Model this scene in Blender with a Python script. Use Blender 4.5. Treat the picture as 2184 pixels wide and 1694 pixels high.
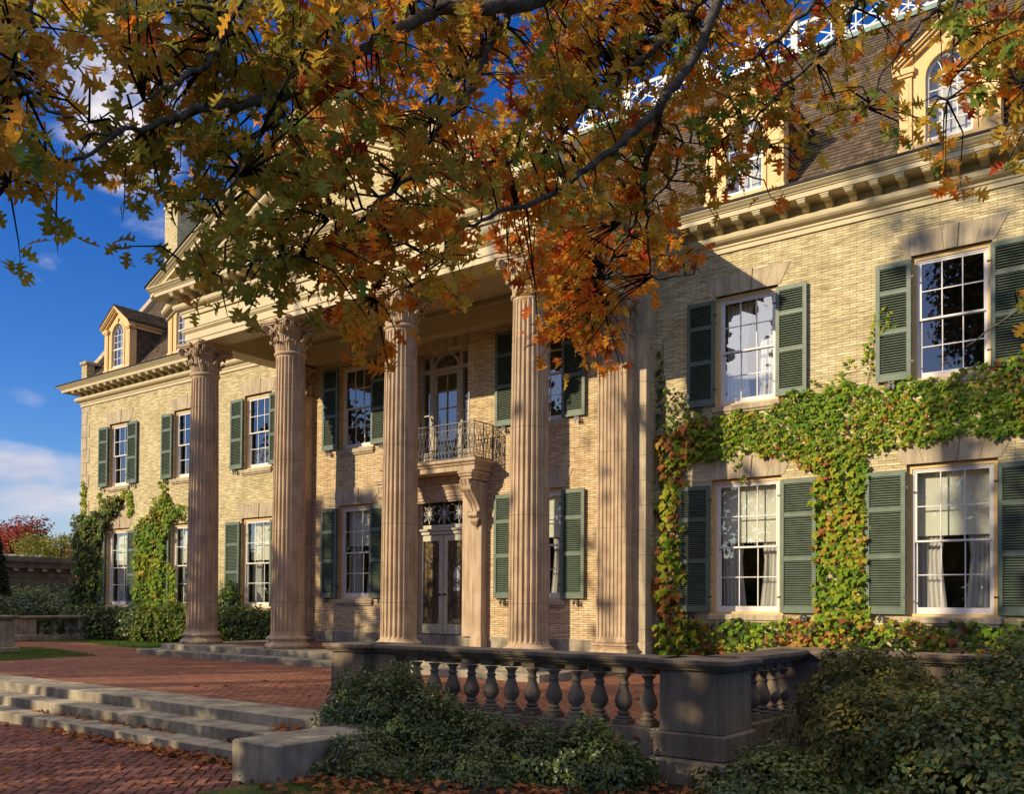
import bpy, math, random
import numpy as np
from math import sin, cos, pi, radians, tan, atan2, sqrt
from mathutils import Vector, Matrix
random.seed(7); rng = np.random.default_rng(7)
sc = bpy.context.scene
for o in list(bpy.data.objects): bpy.data.objects.remove(o)
COL = sc.collection

# ---------------------------------------------------------------- camera
YAW, PITCH, ROLL, FPX, CY = -0.6497, 0.0182, 0.0072, 1963.94, 1252.24   # metres; z = 0 is the eye level
fwd = np.array([sin(YAW)*cos(PITCH), cos(YAW)*cos(PITCH), sin(PITCH)])
r0 = np.array([cos(YAW), -sin(YAW), 0.0]); u0 = np.cross(r0, fwd)
rgt = r0*cos(ROLL)+u0*sin(ROLL); upv = -r0*sin(ROLL)+u0*cos(ROLL)
EYE = np.array([0.0, -20.0, 0.0])
cam = bpy.data.cameras.new('camera'); co = bpy.data.objects.new('camera', cam); COL.objects.link(co)
cam.sensor_fit = 'HORIZONTAL'; cam.sensor_width = 36; cam.lens = FPX/2184*36
cam.shift_y = (CY-847)/2184; cam.clip_start = .1; cam.clip_end = 2000
co.matrix_world = Matrix(((rgt[0], upv[0], -fwd[0], EYE[0]), (rgt[1], upv[1], -fwd[1], EYE[1]), (rgt[2], upv[2], -fwd[2], EYE[2]), (0, 0, 0, 1)))
sc.camera = co
def at(u, v, d):      # a point of the tree branches, d metres along the view axis
    dr = fwd + rgt*(u-1092)/FPX - upv*(v-CY)/FPX
    return EYE + dr*d

# ---------------------------------------------------------------- light
SUN = np.array([.52, 1.0, -.433])       # travel direction
el = math.atan(.433/math.hypot(.52, 1)); az = atan2(-.52, -1.0)
sl = bpy.data.lights.new('sun', 'SUN'); so = bpy.data.objects.new('sun', sl); COL.objects.link(so)
sl.energy = 4.3; sl.angle = radians(.55); sl.color = (1.0, .84, .57)
so.rotation_euler = Vector(SUN).to_track_quat('-Z', 'Y').to_euler()
sc.view_settings.view_transform = 'Standard'; sc.view_settings.look = 'None'
sc.view_settings.exposure = 0.30; sc.view_settings.gamma = 1
w = bpy.data.worlds.new('World'); sc.world = w; w.use_nodes = True
nt = w.node_tree; nt.nodes.clear(); N = nt.nodes.new; LK = nt.links.new
def wmath(op, a, b=None):
    m = N('ShaderNodeMath'); m.operation = op
    for i, s in enumerate((a, b)):
        if s is None: continue
        if isinstance(s, (int, float)): m.inputs[i].default_value = s
        else: LK(s, m.inputs[i])
    return m.outputs[0]
out = N('ShaderNodeOutputWorld'); bg = N('ShaderNodeBackground'); LK(bg.outputs[0], out.inputs[0])
sky = N('ShaderNodeTexSky'); sky.sky_type = 'NISHITA'; sky.sun_disc = False
sky.sun_elevation = el; sky.sun_rotation = az; sky.air_density = 1.0; sky.dust_density = .3; sky.ozone_density = 5.0
hs = N('ShaderNodeHueSaturation'); hs.inputs['Saturation'].default_value = 1.26; hs.inputs['Value'].default_value = .86; hs.inputs['Hue'].default_value = .518
LK(sky.outputs[0], hs.inputs['Color'])
tc = N('ShaderNodeTexCoord'); sep = N('ShaderNodeSeparateXYZ'); LK(tc.outputs['Generated'], sep.inputs[0])
mp = N('ShaderNodeMapping'); mp.inputs['Scale'].default_value = (1, 1, 2.8); mp.inputs['Location'].default_value = (3.1, 1.7, .4); LK(tc.outputs['Generated'], mp.inputs[0])
nz = N('ShaderNodeTexNoise'); nz.inputs['Scale'].default_value = 4.6; nz.inputs['Detail'].default_value = 9; nz.inputs['Roughness'].default_value = .56
nz.inputs['Distortion'].default_value = .25; LK(mp.outputs[0], nz.inputs['Vector'])
def spot(u=None, v=None, width=.9, gain=.2, d=None):   # a bank of cloud in one direction of the sky
    dd = at(u, v, 1.0)-EYE if d is None else np.array(d, float)
    dd = dd/np.linalg.norm(dd)
    vm = N('ShaderNodeVectorMath'); vm.operation = 'DOT_PRODUCT'; LK(tc.outputs['Generated'], vm.inputs[0]); vm.inputs[1].default_value = tuple(dd)
    mr = N('ShaderNodeMapRange'); mr.inputs['From Min'].default_value = cos(width); mr.inputs['From Max'].default_value = 1
    mr.inputs['To Min'].default_value = 0; mr.inputs['To Max'].default_value = gain; mr.clamp = True; LK(vm.outputs['Value'], mr.inputs['Value'])
    return mr.outputs[0]
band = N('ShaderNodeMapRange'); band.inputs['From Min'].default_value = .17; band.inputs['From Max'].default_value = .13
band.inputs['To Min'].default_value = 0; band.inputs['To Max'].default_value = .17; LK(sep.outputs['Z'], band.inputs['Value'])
fill_cloud = N('ShaderNodeMapRange'); fill_cloud.inputs['From Min'].default_value = .56; fill_cloud.inputs['From Max'].default_value = .78; fill_cloud.inputs['To Max'].default_value = .50; LK(sep.outputs['Z'], fill_cloud.inputs['Value'])   # unseen cloud overhead, added to brighten and neutralise the shade
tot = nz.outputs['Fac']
for s in (band.outputs[0], fill_cloud.outputs[0], spot(230, 100, .12, .28), spot(290, 500, .06, .12), spot(95, 590, .05, .20), spot(20, 850, .04, .12), spot(20, 1000, .05, .06)):
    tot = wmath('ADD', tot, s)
cr = N('ShaderNodeMapRange'); cr.inputs['From Min'].default_value = .60; cr.inputs['From Max'].default_value = .84; cr.interpolation_type = 'SMOOTHSTEP'
LK(tot, cr.inputs['Value'])
nz2 = N('ShaderNodeTexNoise'); nz2.inputs['Scale'].default_value = 9; nz2.inputs['Detail'].default_value = 6; LK(mp.outputs[0], nz2.inputs['Vector'])
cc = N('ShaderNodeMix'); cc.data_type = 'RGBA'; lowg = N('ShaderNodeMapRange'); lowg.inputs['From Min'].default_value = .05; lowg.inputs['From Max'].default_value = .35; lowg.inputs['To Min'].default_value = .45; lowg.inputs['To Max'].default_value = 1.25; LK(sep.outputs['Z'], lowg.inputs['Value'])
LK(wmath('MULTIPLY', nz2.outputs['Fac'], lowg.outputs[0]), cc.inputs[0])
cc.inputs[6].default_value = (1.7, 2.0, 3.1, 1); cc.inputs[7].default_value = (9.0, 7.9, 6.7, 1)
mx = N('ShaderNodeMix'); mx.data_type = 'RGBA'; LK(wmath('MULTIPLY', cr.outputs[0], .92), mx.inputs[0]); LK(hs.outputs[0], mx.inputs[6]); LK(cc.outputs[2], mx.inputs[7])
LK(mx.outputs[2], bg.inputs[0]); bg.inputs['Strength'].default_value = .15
# one brilliant sunlit cumulus low behind the viewer (it is what the upstairs window mirrors)
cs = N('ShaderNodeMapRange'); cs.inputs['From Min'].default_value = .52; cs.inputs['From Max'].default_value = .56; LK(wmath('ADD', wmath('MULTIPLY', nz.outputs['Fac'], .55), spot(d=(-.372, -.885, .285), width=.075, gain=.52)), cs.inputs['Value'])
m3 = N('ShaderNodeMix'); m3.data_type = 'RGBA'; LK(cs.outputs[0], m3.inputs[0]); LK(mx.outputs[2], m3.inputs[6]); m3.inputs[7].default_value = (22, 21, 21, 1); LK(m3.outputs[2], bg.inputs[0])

# ---------------------------------------------------------------- materials
def mat(name, color, rough=.7, spec=.3, var=.0, scale=4.0, detail=6, color2=None, bump=0.0, bscale=40, metal=0, island=None, trans=0.0, coat=0):
    m = bpy.data.materials.new(name); m.use_nodes = True; t = m.node_tree; n = t.nodes; l = t.links
    b = n['Principled BSDF']; b.inputs['Roughness'].default_value = rough; b.inputs['Specular IOR Level'].default_value = spec; b.inputs['Metallic'].default_value = metal
    geo = n.new('ShaderNodeNewGeometry'); src = None
    if island:
        ramp = n.new('ShaderNodeValToRGB'); ramp.color_ramp.interpolation = 'LINEAR'
        els = ramp.color_ramp.elements
        for i, c in enumerate(island):
            p = i/(len(island)-1) if len(island) > 1 else 0
            if i < 2: e = els[i]; e.position = p
            else: e = els.new(p)
        for i, c in enumerate(island): ramp.color_ramp.elements[i].position = i/(len(island)-1)
        for i, c in enumerate(island): ramp.color_ramp.elements[i].color = (*c, 1)
        l.new(geo.outputs['Random Per Island'], ramp.inputs[0]); src = ramp.outputs[0]
    if var or color2:
        nn = n.new('ShaderNodeTexNoise'); nn.inputs['Scale'].default_value = scale; nn.inputs['Detail'].default_value = detail; l.new(geo.outputs['Position'], nn.inputs['Vector'])
        mr = n.new('ShaderNodeMapRange'); mr.inputs['From Min'].default_value = .35; mr.inputs['From Max'].default_value = .65; l.new(nn.outputs['Fac'], mr.inputs['Value'])
        c2 = color2 or tuple(max(0, c*(1-var)) for c in color)
        if src is None:
            mm = n.new('ShaderNodeMix'); mm.data_type = 'RGBA'; l.new(mr.outputs[0], mm.inputs[0]); mm.inputs[6].default_value = (*color, 1); mm.inputs[7].default_value = (*c2, 1); src = mm.outputs[2]
        else:
            mm = n.new('ShaderNodeMix'); mm.data_type = 'RGBA'; mm.blend_type = 'MULTIPLY'; mm.inputs[0].default_value = 1; l.new(src, mm.inputs[6])
            m2 = n.new('ShaderNodeMix'); m2.data_type = 'RGBA'; l.new(mr.outputs[0], m2.inputs[0]); m2.inputs[6].default_value = (1, 1, 1, 1); m2.inputs[7].default_value = (1-var,)*3+(1,)
            l.new(m2.outputs[2], mm.inputs[7]); src = mm.outputs[2]
    if src is None: b.inputs['Base Color'].default_value = (*color, 1)
    else: l.new(src, b.inputs['Base Color'])
    if bump:
        bn = n.new('ShaderNodeTexNoise'); bn.inputs['Scale'].default_value = bscale; bn.inputs['Detail'].default_value = 5; l.new(geo.outputs['Position'], bn.inputs['Vector'])
        bb = n.new('ShaderNodeBump'); bb.inputs['Strength'].default_value = bump; bb.inputs['Distance'].default_value = .02; l.new(bn.outputs['Fac'], bb.inputs['Height']); l.new(bb.outputs[0], b.inputs['Normal'])
    if trans:
        tr = n.new('ShaderNodeBsdfTranslucent'); ms = n.new('ShaderNodeMixShader'); ms.inputs[0].default_value = trans
        if src is None: tr.inputs[0].default_value = (*color, 1)
        else: l.new(src, tr.inputs[0])
        l.new(b.outputs[0], ms.inputs[1]); l.new(tr.outputs[0], ms.inputs[2]); l.new(ms.outputs[0], n['Material Output'].inputs[0])
    return m
def brick_mat(name, c1, c2, mortar, bw, rh, ms, plane='wall', stain=(.55, .58, .45), bump=.4, stainamt=.35, rough=.85):
    m = bpy.data.materials.new(name); m.use_nodes = True; t = m.node_tree; n = t.nodes; l = t.links; b = n['Principled BSDF']
    b.inputs['Roughness'].default_value = rough; b.inputs['Specular IOR Level'].default_value = .2
    geo = n.new('ShaderNodeNewGeometry'); s = n.new('ShaderNodeSeparateXYZ'); l.new(geo.outputs['Position'], s.inputs[0]); c = n.new('ShaderNodeCombineXYZ')
    if plane == 'wall':
        a = n.new('ShaderNodeMath'); a.operation = 'ADD'; l.new(s.outputs['X'], a.inputs[0]); l.new(s.outputs['Y'], a.inputs[1]); l.new(a.outputs[0], c.inputs['X']); l.new(s.outputs['Z'], c.inputs['Y'])
    else: l.new(s.outputs['X'], c.inputs['X']); l.new(s.outputs['Y'], c.inputs['Y'])
    bt = n.new('ShaderNodeTexBrick'); l.new(c.outputs[0], bt.inputs['Vector']); bt.inputs['Scale'].default_value = 1
    bt.inputs['Brick Width'].default_value = bw; bt.inputs['Row Height'].default_value = rh; bt.inputs['Mortar Size'].default_value = ms; bt.inputs['Mortar Smooth'].default_value = .3
    bt.inputs['Color1'].default_value = (*c1, 1); bt.inputs['Color2'].default_value = (*c2, 1); bt.inputs['Mortar'].default_value = (*mortar, 1)
    n1 = n.new('ShaderNodeTexNoise'); n1.inputs['Scale'].default_value = .8; n1.inputs['Detail'].default_value = 8; n1.inputs['Roughness'].default_value = .65; l.new(geo.outputs['Position'], n1.inputs['Vector'])
    # a finer noise stretched along the courses gives single bricks their own tone
    mpn = n.new('ShaderNodeMapping'); mpn.inputs['Scale'].default_value = (3.2, 17, 1); l.new(c.outputs[0], mpn.inputs[0]); n2 = n.new('ShaderNodeTexNoise'); n2.inputs['Scale'].default_value = 1; n2.inputs['Detail'].default_value = 2; l.new(mpn.outputs[0], n2.inputs['Vector'])
    r1 = n.new('ShaderNodeMapRange'); r1.inputs['From Min'].default_value = .42; r1.inputs['From Max'].default_value = .72; r1.inputs['To Max'].default_value = stainamt; l.new(n1.outputs['Fac'], r1.inputs['Value'])
    r2 = n.new('ShaderNodeMapRange'); r2.inputs['From Min'].default_value = .35; r2.inputs['From Max'].default_value = .7; r2.inputs['To Min'].default_value = 1.18; r2.inputs['To Max'].default_value = .62; l.new(n2.outputs['Fac'], r2.inputs['Value'])
    ml = n.new('ShaderNodeVectorMath'); ml.operation = 'SCALE'; l.new(bt.outputs['Color'], ml.inputs[0]); l.new(r2.outputs[0], ml.inputs['Scale'])
    mx1 = n.new('ShaderNodeMix'); mx1.data_type = 'RGBA'; mx1.blend_type = 'MULTIPLY'; l.new(r1.outputs[0], mx1.inputs[0]); l.new(ml.outputs[0], mx1.inputs[6]); mx1.inputs[7].default_value = (*stain, 1)
    l.new(mx1.outputs[2], b.inputs['Base Color'])
    bb = n.new('ShaderNodeBump'); bb.inputs['Strength'].default_value = bump; bb.inputs['Distance'].default_value = .008; bb.invert = True; l.new(bt.outputs['Fac'], bb.inputs['Height']); l.new(bb.outputs[0], b.inputs['Normal'])
    return m
def glass_mat():
    m = bpy.data.materials.new('window_glass'); m.use_nodes = True; t = m.node_tree; n = t.nodes; l = t.links; n.remove(n['Principled BSDF'])
    gl = n.new('ShaderNodeBsdfGlossy'); gl.inputs['Roughness'].default_value = .0; gl.inputs['Color'].default_value = (.95, .97, 1, 1)
    tr = n.new('ShaderNodeBsdfTransparent'); tr.inputs[0].default_value = (.96, .97, .96, 1)
    lw = n.new('ShaderNodeLayerWeight'); lw.inputs[0].default_value = .5; pw = n.new('ShaderNodeMath'); pw.operation = 'POWER'; l.new(lw.outputs['Facing'], pw.inputs[0]); pw.inputs[1].default_value = 3.2
    fr = n.new('ShaderNodeMapRange'); l.new(pw.outputs[0], fr.inputs['Value']); fr.inputs['To Min'].default_value = .13; fr.inputs['To Max'].default_value = 1.0
    geo = n.new('ShaderNodeNewGeometry'); nn = n.new('ShaderNodeTexNoise'); nn.inputs['Scale'].default_value = 1.6; nn.inputs['Detail'].default_value = 1; l.new(geo.outputs['Position'], nn.inputs['Vector'])
    bb = n.new('ShaderNodeBump'); bb.inputs['Strength'].default_value = .06; bb.inputs['Distance'].default_value = .004; l.new(nn.outputs['Fac'], bb.inputs['Height']); l.new(bb.outputs[0], gl.inputs['Normal'])
    ms = n.new('ShaderNodeMixShader'); l.new(fr.outputs[0], ms.inputs[0]); l.new(tr.outputs[0], ms.inputs[1]); l.new(gl.outputs[0], ms.inputs[2]); l.new(ms.outputs[0], n['Material Output'].inputs[0])
    return m
M = {}
M['brick'] = brick_mat('pale_roman_brick', (.75, .63, .37), (.57, .47, .27), (.30, .23, .13), .30, .0575, .0075, stain=(.62, .62, .50), stainamt=.75)
M['brick2'] = brick_mat('pale_roman_brick_porch', (.78, .62, .39), (.66, .47, .26), (.26, .17, .09), .30, .0575, .008, stain=(.72, .62, .5), stainamt=.5)
M['terrace'] = brick_mat('terrace_brick', (.38, .155, .085), (.27, .105, .065), (.06, .04, .03), .21, .105, .013, plane='floor', stain=(.6, .55, .5), bump=.6, stainamt=.5)
M['paver'] = mat('path_brick', (.25, .08, .05), .85, .2, .5, 9, island=[(.14, .064, .050), (.26, .11, .08), (.20, .083, .064), (.32, .14, .095)], bump=.3, bscale=60)
M['pavergap'] = mat('path_joint_soil', (.035, .025, .018), .95, .1, .5, 12)
M['brown'] = mat('brown_sandstone', (.57, .42, .275), .8, .25, 0, 2.5, color2=(.43, .305, .19), bump=.25, bscale=70)
M['limestone'] = mat('grey_buff_limestone', (.53, .43, .29), .85, .2, 0, 2.5, color2=(.42, .34, .23), bump=.2, bscale=60)
M['tan'] = mat('tan_limestone_doorcase', (.56, .42, .29), .8, .25, 0, 2.0, color2=(.46, .33, .215), bump=.12, bscale=50)
M['granite'] = mat('weathered_grey_granite', (.42, .36, .26), .85, .25, 0, 2.2, detail=9, color2=(.21, .18, .135), bump=.35, bscale=90)
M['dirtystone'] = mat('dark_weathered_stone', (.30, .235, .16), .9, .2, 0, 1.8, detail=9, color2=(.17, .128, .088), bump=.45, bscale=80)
M['cream'] = mat('cream_painted_wood_trim', (.60, .50, .30), .55, .35, .10, 3, bump=.04, bscale=30)
M['yellow'] = mat('yellow_painted_wood', (.78, .52, .22), .55, .35, .10, 4)
M['white'] = mat('white_painted_wood', (.76, .72, .68), .5, .4, .08, 8)
M['doorwhite'] = mat('worn_white_door_paint', (.58, .52, .38), .55, .35, .22, 9, detail=9)
M['doorcloth'] = mat('tan_door_curtain', (.26, .19, .10), .9, .1, .2, 8)
M['oldtrim'] = mat('stone_coloured_window_paint', (.46, .39, .29), .55, .35, .15, 6)
M['green'] = mat('dark_green_shutter_paint', (.13, .175, .125), .5, .4, .25, 5)
M['glass'] = glass_mat()
M['dark'] = mat('dark_room', (.07, .062, .055), .9, .1, .3, 2)
M['shingle'] = mat('brown_roof_shingles', (.2, .15, .12), .9, .15, .4, 6, island=[(.085, .06, .042), (.16, .115, .08), (.12, .085, .06), (.20, .15, .105)], bump=.3, bscale=50)
M['roofdark'] = mat('dark_roof_felt', (.045, .04, .035), .9, .15, .3, 4)
M['copper'] = mat('green_copper_edge', (.22, .33, .29), .6, .4, .3, 6)
M['gutter'] = mat('dark_gutter_metal', (.05, .045, .04), .5, .4, .3, 6)
M['curtain'] = mat('white_curtain', (.84, .82, .75), .9, .1, .08, 3, trans=.35)
M['blind'] = mat('pale_roller_blind', (.86, .87, .72), .9, .1, .05, 2, trans=.3)
M['iron'] = mat('black_wrought_iron', (.03, .028, .03), .38, .6, .2, 20, metal=.3)
M['irongrey'] = mat('grey_painted_iron', (.085, .078, .08), .35, .6, .1, 20, metal=.2)
M['polemetal'] = mat('white_metal_pole', (.7, .66, .62), .4, .5)
M['bark'] = mat('oak_bark', (.05, .042, .036), .9, .15, 0, 14, color2=(.115, .10, .088), bump=.6, bscale=60)
M['twig'] = mat('oak_twig_bark', (.04, .032, .028), .9, .15, .4, 20)
M['soil'] = mat('garden_soil', (.05, .036, .025), .95, .1, .5, 5, bump=.5, bscale=20)
M['lawn'] = mat('lawn_ground', (.05, .085, .02), .95, .1, 0, 3, color2=(.085, .075, .03), bump=.5, bscale=60)
M['blade'] = mat('grass_blades', (.1, .2, .03), .7, .2, island=[(.06, .12, .02), (.11, .2, .03), (.16, .20, .05)], trans=.3)
def streaks(m, joint=0.0):      # rain streaks, grime and drum joints that belong to the stone
    t = m.node_tree; n = t.nodes; l = t.links; b = n['Principled BSDF']; src = b.inputs['Base Color'].links[0].from_socket
    geo = n.new('ShaderNodeNewGeometry'); mp_ = n.new('ShaderNodeMapping'); mp_.inputs['Scale'].default_value = (9, 9, .7); l.new(geo.outputs['Position'], mp_.inputs[0])
    a = n.new('ShaderNodeTexNoise'); a.inputs['Scale'].default_value = 1; a.inputs['Detail'].default_value = 6; a.inputs['Roughness'].default_value = .7; l.new(mp_.outputs[0], a.inputs['Vector'])
    mr = n.new('ShaderNodeMapRange'); mr.inputs['From Min'].default_value = .42; mr.inputs['From Max'].default_value = .68; mr.inputs['To Min'].default_value = 1.08; mr.inputs['To Max'].default_value = .66; l.new(a.outputs['Fac'], mr.inputs['Value'])
    val = mr.outputs[0]
    if joint:
        sp = n.new('ShaderNodeSeparateXYZ'); l.new(geo.outputs['Position'], sp.inputs[0]); fr_ = n.new('ShaderNodeMath'); fr_.operation = 'PINGPONG'; fr_.inputs[1].default_value = joint; l.new(sp.outputs['Z'], fr_.inputs[0])
        st_ = n.new('ShaderNodeMapRange'); st_.inputs['From Min'].default_value = .004; st_.inputs['From Max'].default_value = .010; st_.inputs['To Min'].default_value = .55; st_.inputs['To Max'].default_value = 1; l.new(fr_.outputs[0], st_.inputs['Value'])
        mu = n.new('ShaderNodeMath'); mu.operation = 'MULTIPLY'; l.new(val, mu.inputs[0]); l.new(st_.outputs[0], mu.inputs[1]); val = mu.outputs[0]
    sc_ = n.new('ShaderNodeVectorMath'); sc_.operation = 'SCALE'; l.new(src, sc_.inputs[0]); l.new(val, sc_.inputs['Scale']); l.new(sc_.outputs[0], b.inputs['Base Color'])
streaks(M['brown'], .93); streaks(M['granite']); streaks(M['dirtystone']); streaks(M['tan']); streaks(M['limestone'])
def lm(name, cols, trans=.35, rough=.6, spec=.15): return mat(name, cols[0], rough, spec, .35, 30, 2, island=cols, trans=trans)
M['oak_olive'] = lm('oak_leaf_olive', [(.34, .33, .055), (.42, .35, .055), (.44, .32, .05), (.27, .33, .06)], .66)
M['oak_brown'] = lm('oak_leaf_brown', [(.66, .31, .05), (.68, .39, .055), (.58, .35, .05), (.72, .29, .045)], .68)
M['oak_orange'] = lm('oak_leaf_orange', [(.88, .27, .03), (.90, .38, .035), (.84, .19, .025), (.78, .33, .04)], .6)
M['oak_gold'] = lm('oak_leaf_gold', [(.84, .54, .06), (.76, .43, .05), (.68, .52, .08), (.85, .47, .05)], .6)
M['oak_red'] = lm('oak_leaf_red', [(.50, .085, .025), (.42, .05, .02), (.56, .14, .03)], .4)
M['oak_green'] = lm('oak_leaf_green', [(.14, .22, .03), (.24, .34, .05), (.30, .32, .06)], .4)
M['ivy_green'] = lm('ivy_leaf_green', [(.12, .24, .022), (.19, .36, .03), (.30, .44, .035), (.14, .27, .03)], .4)
M['ivy_lime'] = lm('ivy_leaf_yellow_green', [(.46, .54, .045), (.54, .48, .045), (.34, .48, .045)], .4)
M['ivy_red'] = lm('ivy_leaf_red', [(.42, .12, .05), (.55, .24, .05), (.30, .07, .04), (.60, .38, .07)], .3)
M['ivy_gap_dark'] = lm('ivy_leaf_and_gap_dark', [(.04, .07, .02), (.065, .095, .025), (.09, .07, .025), (.05, .085, .02)], .2)
M['bush'] = lm('shrub_leaf_dark_green', [(.05, .095, .022), (.08, .14, .03), (.06, .11, .03), (.12, .16, .035)], .2, .35, .5)
M['bush_b'] = lm('shrub_leaf_olive', [(.13, .15, .035), (.10, .13, .03), (.17, .16, .04)], .2)
M['bush_y'] = lm('shrub_leaf_yellowing', [(.26, .24, .06), (.20, .17, .05), (.32, .28, .06), (.17, .13, .08)], .25)
M['bush_pale'] = lm('shrub_leaf_light_green', [(.12, .18, .04), (.19, .22, .05), (.24, .22, .05)], .3)  # paler green leaf tones
M['fallen'] = lm('fallen_leaf', [(.42, .14, .05), (.30, .10, .045), (.48, .20, .06), (.24, .10, .05)], .15, .8, .1)
M['maple_red'] = lm('maple_leaf_red', [(.45, .09, .06), (.36, .06, .05), (.55, .17, .07)], .3)
M['tree_yel'] = lm('tree_leaf_yellow_green', [(.35, .33, .05), (.24, .28, .05), (.45, .33, .05)], .3)
M['tree_org'] = lm('tree_leaf_orange', [(.52, .22, .04), (.42, .14, .03)], .3)
M['shade_leaf'] = lm('tree_leaf_autumn', [(.14, .12, .025), (.25, .12, .02), (.10, .12, .025), (.30, .10, .02)], .2)
M['conifer'] = lm('conifer_needles', [(.015, .03, .012), (.025, .045, .02)], .1)
M['slate'] = mat('grey_slate_roof', (.22, .24, .24), .8, .25, .35, 5)
M['redbrick'] = brick_mat('chimney_brick', (.5, .26, .15), (.42, .2, .12), (.4, .32, .25), .22, .075, .01)
M['darkbrick'] = mat('weathered_stone_entablature', (.17, .145, .13), .9, .15, .45, 2, bump=.3, bscale=20)
M['paper'] = mat('white_notice_paper', (.75, .72, .7), .8, .2, .05, 30)
M['notice'] = mat('pink_notice_print', (.7, .2, .2), .8, .2, .05, 30)

# ---------------------------------------------------------------- mesh helpers
class MB:
    def __init__(s): s.v = []; s.f = []; s.m = []; s.k = 0
    def add(s, vs, fs, k=None):
        o = len(s.v); s.v += [tuple(map(float, p)) for p in vs]; s.f += [tuple(i+o for i in f) for f in fs]; s.m += [s.k if k is None else k]*len(fs); return s
    def box(s, x0, x1, y0, y1, z0, z1, k=None):
        if x0 > x1: x0, x1 = x1, x0
        if y0 > y1: y0, y1 = y1, y0
        if z0 > z1: z0, z1 = z1, z0
        v = [(x, y, z) for x in (x0, x1) for y in (y0, y1) for z in (z0, z1)]
        return s.add(v, [(0, 1, 3, 2), (4, 6, 7, 5), (0, 4, 5, 1), (2, 3, 7, 6), (0, 2, 6, 4), (1, 5, 7, 3)], k)
    def bbox(s, x0, x1, y0, y1, z0, z1, b=.012, k=None):   # box with a bevelled outline
        if x0 > x1: x0, x1 = x1, x0
        if y0 > y1: y0, y1 = y1, y0
        if z0 > z1: z0, z1 = z1, z0
        b = min(b, (x1-x0)*.3, (y1-y0)*.3, (z1-z0)*.3)
        rings = []
        for z, i in ((z0, b), (z0+b, 0), (z1-b, 0), (z1, b)):
            X0, X1, Y0, Y1 = x0+i, x1-i, y0+i, y1-i
            rings.append([(X0+b, Y0, z), (X1-b, Y0, z), (X1, Y0+b, z), (X1, Y1-b, z), (X1-b, Y1, z), (X0+b, Y1, z), (X0, Y1-b, z), (X0, Y0+b, z)])
        return s.loft(rings, cap=True, k=k)
    def loft(s, rings, cap=False, closed=True, k=None):
        n = len(rings[0]); v = [p for r in rings for p in r]; f = []
        for i in range(len(rings)-1):
            for j in range(n if closed else n-1):
                a = i*n+j; b2 = i*n+(j+1) % n; f.append((a, b2, b2+n, a+n))
        if cap: f.append(tuple(range(n))[::-1]); f.append(tuple(range((len(rings)-1)*n, len(rings)*n)))
        return s.add(v, f, k)
    def lathe(s, prof, cx, cy, n=24, k=None, cap=True):
        return s.loft([[(cx+r*cos(2*pi*j/n), cy+r*sin(2*pi*j/n), z) for j in range(n)] for r, z in prof], cap=cap, k=k)
    def tube(s, pts, rad, n=6, k=None, cap=True):
        pts = [Vector(p) for p in pts]; rings = []
        rad = rad if isinstance(rad, (list, tuple)) else [rad]*len(pts)
        ref = None
        for i, p in enumerate(pts):
            d = (pts[min(i+1, len(pts)-1)]-pts[max(i-1, 0)])
            if d.length < 1e-9: d = Vector((0, 0, 1))
            d.normalize()
            if ref is None: ref = d.orthogonal().normalized()
            ref = (ref-d*ref.dot(d)); ref = ref.normalized() if ref.length > 1e-6 else d.orthogonal().normalized()
            b = d.cross(ref)
            rings.append([tuple(p+(ref*cos(2*pi*j/n)+b*sin(2*pi*j/n))*rad[i]) for j in range(n)])
        return s.loft(rings, cap=cap, k=k)
    def prism(s, poly, a0, a1, axis='y', k=None):   # poly in the plane square to axis
        def P(p, a): return (p[0], a, p[1]) if axis == 'y' else ((a, p[0], p[1]) if axis == 'x' else (p[0], p[1], a))
        n = len(poly); v = [P(p, a0) for p in poly]+[P(p, a1) for p in poly]
        f = [(i, (i+1) % n, (i+1) % n+n, i+n) for i in range(n)]+[tuple(range(n))[::-1], tuple(range(n, 2*n))]
        return s.add(v, f, k)
    def sweep(s, prof, path, k=None, caps=True):     # prof (out, z); path (x, y) with outward on its right hand side
        n = len(path); rings = []
        for i in range(n):
            p = Vector(path[i]); d1 = (p-Vector(path[i-1])).normalized() if i else None; d2 = (Vector(path[i+1])-p).normalized() if i < n-1 else None
            if d1 is None: d1 = d2
            if d2 is None: d2 = d1
            n1 = Vector((d1.y, -d1.x)); n2 = Vector((d2.y, -d2.x)); m = n1+n2; m /= (1+n1.dot(n2))
            rings.append([(p.x+m.x*o, p.y+m.y*o, z) for o, z in prof])
        s.loft(rings, closed=True, cap=caps, k=k); return s
    def build(s, name, mats, parent=None, smooth=False):
        me = bpy.data.meshes.new(name); me.from_pydata(s.v, [], s.f)
        mats = mats if isinstance(mats, (list, tuple)) else [mats]
        for m in mats: me.materials.append(M[m] if isinstance(m, str) else m)
        if len(mats) > 1: me.polygons.foreach_set('material_index', s.m)
        if smooth: me.polygons.foreach_set('use_smooth', [True]*len(s.f))
        me.validate(); me.update()
        return link(name, me, parent)
def link(name, me, parent=None):
    o = bpy.data.objects.new(name, me); COL.objects.link(o)
    if parent is not None:
        o.parent = parent
        bpy_loc = WLOC.get(parent.name, Vector((0, 0, 0))); o.location = -bpy_loc; WLOC[o.name] = Vector((0, 0, 0))
    return o
WLOC = {}
def empty(name, loc=(0, 0, 0)):
    o = bpy.data.objects.new(name, None); COL.objects.link(o); o.location = loc; o.empty_display_size = .3; WLOC[o.name] = Vector(loc); return o
def tag(o, label, cat, group=None):
    o['label'] = label; o['category'] = cat
    if group: o['group'] = group
    return o
def struct(o): o['kind'] = 'structure'; return o
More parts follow.
